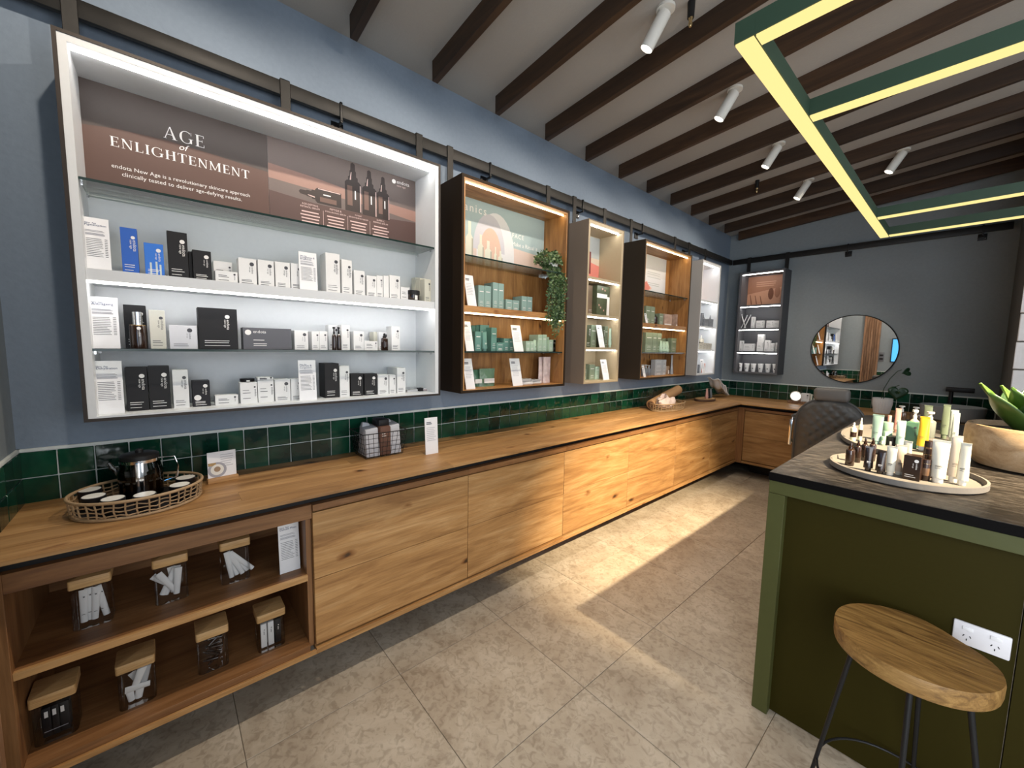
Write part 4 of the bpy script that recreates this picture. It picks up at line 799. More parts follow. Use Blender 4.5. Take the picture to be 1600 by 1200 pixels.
# product table: kind, finish, start, end, base, top, front plane, depth, label
PROD=[
('card','Pigmentation',-0.198,-0.131,1.745,1.933,0.185,0,'price card titled Pigmentation at left end of upper shelf'),
('box','blue',-0.103,-0.057,1.745,1.916,0.17,0.05,'tall bright blue carton, left of the two blue cartons'),
('box','blueshine',-0.04,0.016,1.745,1.871,0.17,0.05,'shorter blue carton with pale photo glow near its base'),
('box','black',0.029,0.091,1.745,1.929,0.17,0.05,'tall black carton on upper shelf beside blue cartons'),
('box','black',0.093,0.104,1.745,1.863,0.15,0.05,'narrow black carton squeezed between two wider black cartons'),
('box','black',0.105,0.166,1.745,1.869,0.17,0.05,'short black carton on upper shelf left of flat white boxes'),
('flat','white',0.178,0.245,1.745,1.846,0.1,0.07,'flat white carton standing behind another flat one on upper shelf'),
('flat','white',0.177,0.255,1.745,1.797,0.17,0.05,'flat white carton at front of upper shelf beside black carton'),
('box','white',0.26,0.326,1.745,1.862,0.17,0.06,'white carton, first of four equal ones left of Congestion card'),
('box','white',0.332,0.394,1.745,1.864,0.17,0.06,'white carton, second of four equal ones left of Congestion card'),
('box','white',0.399,0.459,1.745,1.866,0.17,0.06,'white carton, third of four equal ones left of Congestion card'),
('box','white',0.463,0.511,1.745,1.868,0.17,0.06,'white carton half hidden behind left edge of Congestion card'),
('card','Congestion',0.495,0.573,1.745,1.926,0.19,0,'price card titled Congestion and Breakouts on upper shelf'),
('box','white',0.617,0.684,1.745,1.942,0.17,0.09,'tallest white carton on upper shelf, right of Congestion card'),
('box','white',0.693,0.744,1.745,1.921,0.17,0.09,'second tallest white carton on upper shelf, beside tallest one'),
('box','white',0.754,0.81,1.745,1.876,0.17,0.07,'medium white carton on upper shelf after two tall ones'),
('box','white',0.82,0.872,1.745,1.858,0.17,0.07,'small white carton on upper shelf after the medium one'),
('box','white',0.873,0.907,1.745,1.864,0.17,0.07,'narrow white carton, left of the narrow pair on upper shelf'),
('box','white',0.911,0.941,1.745,1.868,0.17,0.07,'narrow white carton, right of the narrow pair on upper shelf'),
('box','white',0.945,1.006,1.745,1.875,0.17,0.07,'white carton on upper shelf right of the narrow pair'),
('flat','white',1.01,1.064,1.745,1.819,0.17,0.07,'low white carton on upper shelf left of brown jar'),
('jar','amber',1.053,1.124,1.745,1.806,0.2,0.05,'squat dark brown jar at right end of upper shelf'),
('box','ivory',1.142,1.182,1.745,1.875,0.2,0.05,'ivory carton at right end of upper shelf, front of its file'),
('box','ivory',1.142,1.182,1.745,1.886,0.145,0.05,'ivory carton at right end of upper shelf, middle of its file'),
('box','ivory',1.142,1.182,1.745,1.897,0.09,0.05,'ivory carton at right end of upper shelf, back of its file'),
('card','Anti-ageing',-0.198,-0.123,1.465,1.653,0.185,0,'price card titled Anti-ageing at left end of glass shelf'),
('box','black',-0.112,-0.048,1.465,1.634,0.12,0.05,'black carton standing behind chrome capped bottle on glass shelf'),
('serum','amber',-0.098,-0.048,1.465,1.606,0.19,0.03,'dark bottle with chrome cap on glass shelf'),
('box','cream',-0.039,0.008,1.465,1.616,0.17,0.06,'cream carton on glass shelf right of chrome capped bottle'),
('box','grey',0.018,0.105,1.465,1.56,0.17,0.06,'wide pale grey carton on glass shelf left of big black one'),
('box','black',0.111,0.246,1.465,1.638,0.17,0.07,'biggest black carton on glass shelf'),
('flat','slate',0.265,0.456,1.465,1.562,0.17,0.07,'long slate grey carton on glass shelf beside big black one'),
('box','white',0.469,0.528,1.465,1.556,0.17,0.08,'white carton on glass shelf right of long slate one'),
('box','white',0.545,0.579,1.465,1.555,0.17,0.08,'narrow white carton, left of a pair on glass shelf'),
('box','white',0.58,0.616,1.465,1.557,0.17,0.08,'narrow white carton, right of a pair on glass shelf'),
('box','white',0.643,0.697,1.465,1.593,0.1,0.05,'tall white carton behind dark pump bottles on glass shelf'),
('pump','amber',0.635,0.656,1.465,1.58,0.19,0.03,'dark slim pump bottle on glass shelf, left of the two'),
('pump','amber',0.658,0.678,1.465,1.581,0.19,0.03,'dark slim pump bottle on glass shelf, right of the two'),
('box','white',0.685,0.726,1.465,1.593,0.17,0.06,'tall white carton on glass shelf right of dark pump bottles'),
('box','white',0.746,0.799,1.465,1.563,0.17,0.07,'white carton on glass shelf left of a low white one'),
('flat','white',0.799,0.869,1.465,1.514,0.18,0.06,'low white carton on glass shelf left of dropper bottle'),
('box','ivory',0.884,0.943,1.465,1.566,0.09,0.06,'ivory carton standing behind low white one on glass shelf'),
('box','white',0.905,0.965,1.465,1.567,0.11,0.05,'white carton standing directly behind dropper bottle on glass shelf'),
('dropper','amber',0.893,0.931,1.465,1.558,0.19,0.03,'small dark dropper bottle at right end of glass shelf'),
('box','white',0.953,1.002,1.465,1.599,0.17,0.07,'rightmost tall white carton on glass shelf'),
('card','Dehydration',-0.198,-0.124,1.22,1.419,0.195,0,'price card titled Dehydration at left end of bottom shelf'),
('box','black',-0.118,-0.055,1.22,1.393,0.165,0.06,'tall black carton, left of two beside Dehydration card'),
('box','black',-0.053,0.011,1.22,1.396,0.165,0.06,'tall black carton, right of two beside Dehydration card'),
('box','white',0.019,0.069,1.22,1.379,0.165,0.06,'white carton on bottom shelf right of two tall black ones'),
('box','blackdot',0.08,0.139,1.22,1.332,0.165,0.06,'small black carton with round white sticker on bottom shelf'),
('flat','white',0.155,0.237,1.22,1.265,0.165,0.05,'flat white carton on bottom shelf right of sticker carton'),
('flat','white',0.246,0.31,1.22,1.317,0.165,0.06,'white carton on bottom shelf carrying the black jar'),
('jar','black',0.251,0.307,1.318,1.332,0.15,0.05,'black jar sitting on top of white carton on bottom shelf'),
('flat','white',0.313,0.376,1.22,1.324,0.165,0.06,'lower white carton of stacked pair on bottom shelf'),
('flat','white',0.313,0.375,1.325,1.337,0.165,0.06,'upper white carton of stacked pair on bottom shelf'),
('box','white',0.381,0.445,1.22,1.325,0.165,0.06,'white carton on bottom shelf right of stacked pair'),
('box','white',0.448,0.498,1.22,1.325,0.165,0.05,'white carton half hidden behind Oiliness card'),
('card','Oiliness',0.477,0.554,1.22,1.416,0.195,0,'price card titled Oiliness and Congestion on bottom shelf'),
('box','black',0.601,0.67,1.22,1.397,0.165,0.1,'big tall black carton on bottom shelf right of Oiliness card'),
('box','white',0.673,0.722,1.22,1.383,0.165,0.06,'white carton on bottom shelf between big and small black ones'),
('box','black',0.728,0.794,1.22,1.341,0.165,0.06,'small black carton, left of a pair on bottom shelf'),
('box','black',0.8,0.87,1.22,1.339,0.165,0.06,'small black carton, right of a pair on bottom shelf'),
('box','white',0.874,0.935,1.22,1.331,0.165,0.06,'white carton on bottom shelf right of small black pair'),
('box','white',0.94,0.978,1.22,1.328,0.165,0.06,'narrow white carton on bottom shelf left of tall one'),
('box','white',0.986,1.037,1.22,1.366,0.165,0.13,'tall deep white carton at right end of bottom shelf'),
('clear','white',1.058,1.136,1.22,1.246,0.14,0.06,'clear shallow box at right end of bottom shelf'),
('compact','black',1.135,1.161,1.22,1.242,0.15,0.04,'black make-up compact at right end of bottom shelf, leftmost'),
('compact','grey',1.158,1.188,1.22,1.238,0.15,0.04,'grey make-up compact between black and reddish ones'),
('compact','rust',1.159,1.188,1.22,1.234,0.15,0.04,'reddish make-up compact in right corner of bottom shelf'),
('card','',1.439,1.508,1.745,1.95,0.17,0,'narrow price card left of mint cartons on oak shelf'),
('box','mint',1.56,1.61,1.745,1.893,0.15,0.08,'mint carton, left of the first pair on oak shelf'),
('box','mint',1.613,1.664,1.745,1.895,0.15,0.08,'mint carton, right of the first pair on oak shelf'),
('box','mint',1.68,1.724,1.745,1.925,0.15,0.1,'taller mint carton, left of tallest pair on oak shelf'),
('box','mint',1.727,1.775,1.745,1.924,0.15,0.1,'taller mint carton, right of tallest pair on oak shelf'),
('flat','mint',1.795,1.854,1.745,1.824,0.15,0.05,'short mint carton, left of short pair on oak shelf'),
('flat','mint',1.857,1.918,1.745,1.823,0.15,0.05,'short mint carton, right of short pair on oak shelf'),
('box','mint',1.942,1.992,1.745,1.859,0.15,0.1,'mint carton, left of last pair on oak shelf'),
('box','mint',1.995,2.047,1.745,1.86,0.15,0.1,'mint carton, right of last pair on oak shelf'),
('card','',1.424,1.483,1.465,1.657,0.18,0,'price card at left end of glass shelf in oak cabinet'),
('box','teal',1.557,1.591,1.465,1.635,0.08,0.05,'dark green carton behind price card in oak cabinet, left one'),
('box','teal',1.594,1.623,1.465,1.637,0.08,0.05,'dark green carton behind price card in oak cabinet, right one'),
('box','mintteal',1.523,1.572,1.465,1.592,0.17,0.06,'mid green carton at front of glass shelf in oak cabinet'),
('box','mintteal',1.621,1.698,1.465,1.641,0.09,0.05,'wide green carton behind green tube in oak cabinet'),
('tube','mintteal',1.581,1.623,1.465,1.59,0.18,0.03,'slim green tube standing on glass shelf in oak cabinet'),
('box','mintteal',1.671,1.718,1.465,1.624,0.15,0.06,'slim tall green carton on glass shelf in oak cabinet'),
('flat','teal',1.773,1.831,1.465,1.558,0.09,0.05,'dark green low carton behind another in oak cabinet'),
('flat','mintteal',1.71,1.773,1.465,1.524,0.16,0.05,'low green carton in front of dark green one'),
('flat','mintteal',1.784,1.828,1.465,1.554,0.15,0.05,'green carton, left of low pair beside second price card'),
('flat','mintteal',1.831,1.876,1.465,1.555,0.15,0.05,'green carton, right of low pair beside second price card'),
('card','',1.826,1.911,1.465,1.653,0.18,0,'price card in middle of glass shelf in oak cabinet'),
('box','palemint',1.995,2.034,1.465,1.541,0.15,0.07,'pale mint carton, left of low pair on glass shelf'),
('box','palemint',2.037,2.073,1.465,1.541,0.15,0.07,'pale mint carton, right of low pair on glass shelf'),
('tube','palemint',2.076,2.11,1.465,1.549,0.15,0.03,'pale mint tube between pale cartons on glass shelf'),
('box','palemint',2.117,2.161,1.465,1.591,0.15,0.1,'pale mint carton, left of tall pair on glass shelf'),
('box','palemint',2.164,2.21,1.465,1.593,0.15,0.1,'pale mint carton, right of tall pair on glass shelf'),
('box','palemint',2.217,2.253,1.465,1.555,0.17,0.06,'pale mint carton, leftmost of front trio on glass shelf'),
('box','palemint',2.255,2.289,1.465,1.556,0.17,0.06,'pale mint carton, middle of front trio on glass shelf'),
('box','palemint',2.259,2.289,1.465,1.557,0.17,0.06,'pale mint carton, rightmost of front trio on glass shelf'),
('box','palemint',2.259,2.289,1.465,1.578,0.1,0.05,'wide pale mint carton behind front trio on glass shelf'),
('card','',1.433,1.503,1.22,1.422,0.17,0,'price card at left end of oak cabinet floor'),
('pouch','green',1.551,1.637,1.22,1.338,0.11,0.05,'green stand-up pouch leaning behind price card'),
('pouch','greenwhite',1.605,1.739,1.22,1.345,0.13,0.05,'green stand-up pouch with white label on oak cabinet floor'),
('card','',1.837,1.929,1.22,1.42,0.16,0,'price card in middle of oak cabinet floor'),
('packet','white',1.948,2.058,1.22,1.264,0.16,0.06,'white sachet lying flat on oak cabinet floor, left one'),
('packet','white',2.065,2.167,1.22,1.253,0.14,0.06,'white sachet lying flat on oak cabinet floor, right one'),
('pouch','clear',2.163,2.227,1.22,1.422,0.13,0.03,'clear packet with pink print standing on oak cabinet floor, left'),
('pouch','clear',2.192,2.271,1.22,1.423,0.15,0.03,'clear packet with pink print standing on oak cabinet floor, right'),
('box','taupe',2.754,2.87,1.775,2.034,0.1,0.05,'brown gift box with rounded window in taupe cabinet'),
('giftbox','floral',2.813,2.993,1.775,2.034,0.15,0.05,'floral gift box with white band in taupe cabinet'),
('box','white',2.669,2.695,1.505,1.62,0.14,0.05,'small white carton behind side wall of taupe cabinet'),
('box','floral',2.703,2.76,1.505,1.691,0.14,0.06,'dark floral carton on third shelf of taupe cabinet'),
('box','sage',2.764,2.836,1.505,1.695,0.14,0.06,'sage green carton on third shelf of taupe cabinet'),
('card','',2.805,2.878,1.505,1.701,0.17,0,'price card on third shelf of taupe cabinet'),
('box','floral',2.923,2.956,1.505,1.69,0.14,0.06,'narrow floral carton right of price card in taupe cabinet'),
('box','sage',2.961,3.003,1.505,1.693,0.14,0.06,'sage green carton right of price card in taupe cabinet'),
('tube','palemint',2.955,2.99,1.505,1.668,0.2,0.04,'pale mint tube at right end of third taupe shelf'),
('flat','sage',2.69,2.733,1.22,1.316,0.13,0.05,'low sage carton in left corner of taupe cabinet floor'),
('box','darkgreen',2.779,2.833,1.22,1.356,0.08,0.05,'dark green carton on taupe cabinet floor'),
('box','sage',2.773,2.85,1.22,1.353,0.13,0.05,'sage green carton on taupe cabinet floor'),
('flat','palemint',2.855,2.915,1.22,1.335,0.13,0.05,'pale green low carton on taupe cabinet floor'),
('card','',2.879,2.965,1.22,1.404,0.17,0,'price card on taupe cabinet floor'),
('card','',3.527,3.562,1.745,1.847,0.17,0,'price card peeking past side wall of dark oak cabinet'),
('box','sage',3.624,3.709,1.745,1.926,0.14,0.06,'sage carton, left of tall pair in dark oak cabinet'),
('box','sage',3.715,3.795,1.745,1.926,0.14,0.06,'sage carton, right of tall pair in dark oak cabinet'),
('dropper','amber',3.808,3.885,1.745,1.869,0.14,0.03,'dark dropper bottle with white bulb in dark oak cabinet'),
('box','sage',3.891,3.97,1.745,1.868,0.14,0.06,'small sage carton right of dark dropper bottle'),
('flat','photo',3.997,4.154,1.745,1.871,0.14,0.06,'photo printed carton, left one in dark oak cabinet'),
('flat','photo',4.253,4.283,1.745,1.883,0.14,0.08,'photo printed carton, right one in dark oak cabinet'),
('box','sage',3.645,3.775,1.465,1.665,0.14,0.06,'tall sage carton at left of glass shelf in dark cabinet'),
('box','sage',3.781,3.864,1.465,1.665,0.14,0.06,'tall sage carton, left of pair on dark cabinet glass'),
('box','sage',3.87,3.956,1.465,1.665,0.14,0.06,'tall sage carton, right of pair on dark cabinet glass'),
('tube','palemint',3.907,3.96,1.465,1.583,0.17,0.02,'pale mini bottle, first of three on dark cabinet glass'),
('tube','palemint',3.967,4.028,1.465,1.578,0.17,0.02,'pale mini bottle, second of three on dark cabinet glass'),
('tube','palemint',4.035,4.097,1.465,1.579,0.17,0.02,'pale mini bottle, third of three on dark cabinet glass'),
('box','sage',4.106,4.283,1.465,1.617,0.07,0.04,'wide sage carton behind three pale mini bottles'),
('box','sage',4.176,4.283,1.465,1.621,0.14,0.05,'sage carton right of pale mini bottles'),
('card','',3.533,3.574,1.22,1.336,0.17,0,'price card in left corner of dark oak cabinet floor'),
('pump','steel',3.648,3.703,1.22,1.338,0.13,0.02,'grey pump bottle, first of three on dark oak floor'),
('pump','steel',3.709,3.759,1.22,1.337,0.13,0.02,'grey pump bottle, second of three on dark oak floor'),
('pump','steel',3.766,3.816,1.22,1.33,0.13,0.02,'grey pump bottle, third of three on dark oak floor'),
('flat','silver',3.875,4.021,1.22,1.295,0.13,0.05,'lower silver carton, left stack on dark oak floor'),
('flat','silver',3.875,4.021,1.2955,1.388,0.13,0.05,'upper silver carton, left stack on dark oak floor'),
('flat','silver',4.028,4.104,1.22,1.295,0.13,0.05,'lower silver carton, right stack on dark oak floor'),
('flat','silver',4.028,4.104,1.2955,1.387,0.13,0.05,'upper silver carton, right stack on dark oak floor'),
('jar','tan',4.116,4.218,1.22,1.316,0.13,0.04,'tan glass jar on dark oak cabinet floor'),
('pouch','silver',4.248,4.283,1.22,1.435,0.13,0.04,'tall silver pouch on dark oak cabinet floor'),
('box','black',4.602,4.643,1.22,1.359,0.08,0.05,'dark carton in right corner of dark oak cabinet'),
('box','steel',4.768,4.819,1.775,1.93,0.19,0.03,'grey tall carton at left of pale cabinet second shelf'),
('dropper','steel',4.837,4.898,1.775,1.913,0.19,0.02,'grey dropper bottle, left one in pale cabinet'),
('flat','steel',4.799,4.912,1.775,1.86,0.21,0.05,'low grey carton, left one in pale cabinet'),
('dropper','steel',5.013,5.043,1.775,1.919,0.19,0.02,'grey dropper bottle, right one in pale cabinet'),
('flat','steel',4.939,5.043,1.775,1.87,0.21,0.05,'low grey carton, right one in pale cabinet'),
('flat','sand',4.704,4.814,1.505,1.579,0.21,0.05,'low sand carton at left of pale cabinet third shelf'),
('dropper','sand',4.818,4.87,1.505,1.671,0.19,0.02,'tall sand dropper bottle in pale cabinet'),
('flat','sand',4.823,4.902,1.505,1.581,0.21,0.05,'low sand carton, second on pale cabinet third shelf'),
('jar','sand',4.9,4.945,1.505,1.632,0.12,0.03,'sand coloured jar behind low cartons in pale cabinet'),
('tube','sand',4.95,4.985,1.505,1.631,0.15,0.02,'sand tube on pale cabinet third shelf'),
('flat','sand',4.915,4.97,1.505,1.58,0.21,0.05,'low sand carton, third on pale cabinet third shelf'),
('flat','sand',4.98,5.04,1.505,1.578,0.21,0.05,'low sand carton at right of pale cabinet third shelf'),
('box','steel',4.754,4.814,1.22,1.322,0.18,0.04,'grey carton in left corner of pale cabinet floor'),
('card','',4.762,4.84,1.22,1.392,0.21,0,'price card on pale cabinet floor'),
('pouch','pink',4.9,5.0,1.22,1.335,0.18,0.03,'pink pouch leaning on pale cabinet floor'),
]
PRODB=[
('stick','white',0.264,0.323,1.79,1.969,5.78,0.01,'white applicator stick, leftmost of crossed ones'),
('stick','white',0.264,0.33,1.79,1.961,5.78,0.01,'white applicator stick, second of crossed ones'),
('stick','white',0.307,0.376,1.79,1.963,5.78,0.01,'white applicator stick, rightmost of crossed ones'),
('box','white',0.383,0.421,1.79,1.939,5.78,0.05,'slim white carton on second shelf of charcoal cabinet'),
('flat','white',0.443,0.531,1.79,1.887,5.78,0.05,'white carton, left of two wide ones in charcoal cabinet'),
('flat','white',0.56,0.638,1.79,1.883,5.78,0.05,'white carton, middle wide one in charcoal cabinet'),
('flat','white',0.642,0.714,1.79,1.88,5.78,0.05,'white carton, rightmost wide one in charcoal cabinet'),
('box','white',0.264,0.304,1.495,1.629,5.78,0.05,'square white carton at left of charcoal cabinet third shelf'),
('flat','white',0.312,0.441,1.495,1.591,5.78,0.05,'low wide white carton in charcoal cabinet'),
('flat','white',0.471,0.544,1.495,1.615,5.78,0.05,'lower white carton of tall stack in charcoal cabinet'),
('flat','white',0.474,0.548,1.615,1.711,5.78,0.05,'upper white carton of tall stack in charcoal cabinet'),
('box','white',0.558,0.598,1.495,1.637,5.78,0.05,'slim white carton right of tall stack in charcoal cabinet'),
('box','white',0.601,0.623,1.495,1.633,5.78,0.05,'narrowest white carton in charcoal cabinet'),
('flat','white',0.626,0.665,1.495,1.601,5.78,0.05,'short white carton near right of charcoal cabinet'),
('box','white',0.679,0.72,1.495,1.606,5.78,0.05,'white carton at right end of charcoal cabinet third shelf'),
('cup','white',0.264,0.311,1.225,1.331,5.78,0.06,'white tapered tub, first from the left in charcoal cabinet bottom row'),
('cup','white',0.327,0.392,1.225,1.332,5.78,0.06,'white tapered tub, second from the left in charcoal cabinet bottom row'),
('cup','white',0.407,0.471,1.225,1.333,5.78,0.06,'white tapered tub, third from the left in charcoal cabinet bottom row'),
('cup','white',0.49,0.555,1.225,1.334,5.78,0.06,'white tapered tub, fourth from the left in charcoal cabinet bottom row'),
('cup','white',0.574,0.641,1.225,1.336,5.78,0.06,'white tapered tub, fifth from the left in charcoal cabinet bottom row'),
('cup','white',0.656,0.72,1.225,1.337,5.78,0.06,'white tapered tub, sixth from the left in charcoal cabinet bottom row'),
]
# ------------------------------------------------------------------ green counter
ct = thing('service_counter', 'olive green counter with dark stone top at the right', 'counter', (0, 0, 0))
box(1.795, 3.3, 1.803, 4.10, .987, 1.02).build('stone_top', slabm, ct, bev=.0015, seg=1); box(1.7945, 3.3, 1.8015, 1.803, .987, 1.0185).build('honed_edge', slabe, ct)
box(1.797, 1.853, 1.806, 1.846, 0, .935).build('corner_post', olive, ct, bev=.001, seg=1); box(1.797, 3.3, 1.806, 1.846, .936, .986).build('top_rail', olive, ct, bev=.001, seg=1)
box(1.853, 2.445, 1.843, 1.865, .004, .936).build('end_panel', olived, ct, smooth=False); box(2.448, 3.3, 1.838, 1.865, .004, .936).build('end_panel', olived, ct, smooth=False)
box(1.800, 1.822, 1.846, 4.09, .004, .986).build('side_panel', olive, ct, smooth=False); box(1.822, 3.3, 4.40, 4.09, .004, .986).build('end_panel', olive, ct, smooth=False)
po = thing('power_outlet', 'white double power outlet on the green counter panel above stool', 'outlet', (2.377, 1.843, .636))
box(-.058, .058, -.009, 0, -.036, .036).build('face_plate', P('outlet_plastic', (.74, .72, .74), .35), po, bev=.004)
for s_ in (-1, 1):
    box(s_*.028-.011, s_*.028+.011, -.0115, -.009, .012, .024).build('rocker_switch', P('outlet_rocker', (.80, .79, .80), .3), po, bev=.001)
    for dx, dz, a in ((-.007, -.006, .5), (.007, -.006, -.5), (0, -.017, 0)): box(-.0011, .0011, -.0096, -.0085, -.0032, .0032).build('socket_slot', blackm, po, loc=(s_*.028+dx, 0, dz), rot=(0, a, 0))
# ------------------------------------------------------------------ stool
st = thing('bar_stool', 'wooden stool with oval seat and black wire legs at the green counter', 'stool', (2.240, 1.632, 0))
vs = []; N = 48
def seat_r(a): return .179*(1-.15*math.exp(-((a-.92)/.55)**2))
prof = [(.93, .592), (.985, .596), (.995, .606), (1.0, .640), (.99, .648), (.6, .648), (.2, .6465)]
for f_, z in prof:
    for k in range(N): a = 2*PI*k/N; vs.append((f_*seat_r(a)*math.cos(a), f_*seat_r(a)*math.sin(a), z))
fs = [(i*N+k, i*N+(k+1) % N, (i+1)*N+(k+1) % N, (i+1)*N+k) for i in range(len(prof)-1) for k in range(N)]+[tuple(range(N-1, -1, -1)), tuple((len(prof)-1)*N+k for k in range(N))]
B().add(vs, fs).build('seat', mango, st, rot=(0, 0, 0)); 
for a in (190, 275, 345, 80):
    a = math.radians(a); ca, sa = math.cos(a), math.sin(a)
    B().tube([(.120*ca, .120*sa, .600), (.165*ca, .165*sa, .30), (.208*ca, .208*sa, .002)], .0075, 10, taper=.75).build('leg', blackm, st)
B().tube([(.188*math.cos(2*PI*k/40), .188*math.sin(2*PI*k/40), .13) for k in range(40)], .004, 8, True).build('foot_ring', blackm, st)
# ------------------------------------------------------------------ trays on the counter
trm = P('concrete_tray', (.17, .155, .14), .7, bump=.15, bscale=30)
def tray(label, c, a, b_, rz=0):
    t = thing('serving_tray', label, 'tray', (c[0], c[1], 1.0205), rz); n = 56
    vs = []; pr = [(.96, 0), (1.0, .006), (1.0, .026), (.965, .027), (.955, .009), (.0, .008)]
    for f_, z in pr[:-1]: vs += [(f_*a*math.cos(2*PI*k/n), f_*b_*math.sin(2*PI*k/n), z) for k in range(n)]
    fs = [(i*n+k, i*n+(k+1) % n, (i+1)*n+(k+1) % n, (i+1)*n+k) for i in range(4) for k in range(n)]+[tuple(range(n-1, -1, -1)), tuple(4*n+k for k in range(n))]
    B().add(vs, fs).build('tray_body', trm, t); return t
tray('round concrete tray of brown and cream cosmetics, nearer of the two', (2.145, 2.185), .225, .225)
tray('long concrete tray of mint and yellow cosmetics, farther of the two', (2.085, 3.02), .255, .50)
TR = [('dropper', 'amber', 1.99, 2.125, .030, .096, 'brown dropper bottle at left edge of the near tray'), ('dropper', 'amber', 2.004, 2.215, .024, .098, 'brown dropper bottle behind the leftmost one, left of trio'), ('dropper', 'amber', 2.018, 2.275, .024, .100, 'brown dropper bottle behind the leftmost one, middle of trio'), ('dropper', 'amber', 2.040, 2.300, .024, .102, 'brown dropper bottle behind the leftmost one, right of trio'),
 ('tube', 'darkb', 2.055, 2.09, .030, .095, 'pointed dark brown tube, left of two on near tray'), ('tube', 'darkb', 2.090, 2.078, .030, .088, 'pointed dark brown tube, right of two on near tray'), ('tubecap', 'cream', 2.117, 2.085, .030, .110, 'small cream tube standing on its cap on near tray'), ('tube', 'creamp', 2.142, 2.12, .036, .114, 'blush cream tube behind the chocolate box on near tray'), ('tube', 'cream', 2.150, 2.20, .030, .120, 'cream tube with raised crimp at middle of near tray'),
 ('box', 'choc', 2.176, 2.075, .047, .092, 'chocolate brown box at front of near tray'), ('bottle', 'choc', 2.212, 2.105, .027, .080, 'short chocolate bottle right of the chocolate box'), ('bottle', 'choc', 2.212, 2.165, .027, .110, 'chocolate bottle behind the short one'), ('bottle', 'choc', 2.210, 2.24, .030, .128, 'tallest chocolate bottle at rear of near tray'),
 ('tubecap', 'cream', 2.243, 2.105, .046, .152, 'tall cream tube with ribbed print on near tray'), ('tube', 'creamt', 2.281, 2.165, .034, .168, 'sheer cream tube, left of two at right end of near tray'), ('tube', 'cream', 2.300, 2.135, .032, .150, 'cream tube, right of two at right end of near tray'),
 ('dropper', 'pale', 1.912, 2.735, .026, .100, 'pale green bottle with white cap at left of far tray'), ('dropper', 'pale', 1.937, 2.765, .018, .125, 'slim pale green dropper at left of far tray'), ('tubecap', 'mint', 1.998, 2.75, .045, .148, 'large mint tube standing at left of far tray'), ('jar', 'mintd', 2.030, 2.86, .045, .105, 'deep mint jar behind the large mint tube'), ('jar', 'mintd', 2.028, 2.745, .020, .045, 'tiny mint jar beside the large mint tube'), ('jar', 'black', 2.058, 2.76, .038, .047, 'black jar at front of far tray'),
 ('tubecap', 'mint', 2.092, 2.745, .034, .132, 'teal mint tube left of the dark green box'), ('box', 'green2', 2.126, 2.80, .044, .128, 'dark green box in the middle of far tray'), ('tube', 'yellow', 2.165, 2.76, .042, .160, 'yellow tube with white crimp on far tray'), ('tube', 'pink', 2.035, 3.26, .030, .140, 'tall pink tube at rear of far tray'), ('jar', 'pink', 2.002, 3.24, .018, .10, 'slim pink jar at rear of far tray'),
 ('pump', 'palegold', 2.120, 3.05, .040, .165, 'pale gold pump bottle on far tray'), ('pump', 'greysage', 2.172, 3.22, .054, .145, 'grey sage pump bottle on far tray'), ('tube', 'sage', 2.150, 3.34, .042, .165, 'sage tube behind the pump bottles on far tray'), ('tube', 'sage', 2.225, 3.25, .034, .185, 'tall sage tube at right rear of far tray'), ('tube', 'ice', 2.258, 3.19, .034, .165, 'pale ice tube at right rear of far tray'), ('tube', 'ice', 2.268, 3.05, .028, .165, 'pale ice tube beside the wooden bowl')]
for kd, c, x, y, w, h, l in TR: GR = product(kd, c, w, h, {'box': .045, 'pouch': .03}.get(kd, .02), l, (x, y, 1.0300), -PI/2+(rnd.uniform(-.2, .2) if kd != 'box' else -.1)); GR['group'] = 'testers on the concrete trays'
for k, x in enumerate((2.005, 2.075)): product('rectpump', 'brown', .052, .115, .03, ['amber brown pump bottle on far end of counter, left one', 'amber brown pump bottle on far end of counter, right one'][k], (x, 3.85, 1.0205), -PI/2)
# ------------------------------------------------------------------ wooden bowl with agave
bw = thing('agave_planter', 'green agave plant in a pale wooden bowl on the counter', 'plant', (2.492, 2.735, 1.0205))
B().lathe([(.120, 0), (.160, .008), (.188, .05), (.198, .11), (.196, .165), (.190, .180), (.180, .180), (.183, .12)], 48, cap=False).build('bowl', bowlw, bw); B().lathe([(.120, .0), (.120, .002)], 30).build('bowl_foot', bowlw, bw); B().lathe([(.182, .150), (.182, .156)], 36).build('soil', P('soil_dark', (.015, .012, .010), .95), bw)
lm = [P('agave_leaf_'+str(i), c, .35, var=.25, bscale=12) for i, c in enumerate([(.075, .14, .02), (.04, .09, .016), (.02, .058, .016)])]
def agave(a, el, L, wd, m, r0=.03):
    ca, sa = math.cos(a), math.sin(a)
    def f(u, v):
        wv = wd*(.55+1.4*v-1.95*v**2.6)*(1 if v < 1 else 0); s_ = (u-.5)*2; out = r0+L*v*math.cos(el+.25*(1-v)); up = .15+L*(math.sin(el)*v+.18*v*v-.1*v)
        cup = .28*wd*s_*s_*(1-.4*v); px = out-cup*math.sin(el); pz = up+cup*math.cos(el)
        return (px*ca-wv*s_*sa, px*sa+wv*s_*ca, pz)
    o = B().grid(f, 9, 14).build('agave_leaf', m, bw); o.modifiers.new('thick', 'SOLIDIFY').thickness = .004; return o
rn = random.Random(8)
for k in range(7): agave(k*2*PI/7+.25, .84+.14*(k % 2), .205+.02*rn.random(), .066, lm[k % 3], .055)
for k in range(6): agave(k*2*PI/6+.75, 1.12, .19+.02*rn.random(), .062, lm[(k+1) % 3], .03)
for k in range(3): agave(k*2*PI/3+.2, 1.32, .18, .045, lm[0], .01)
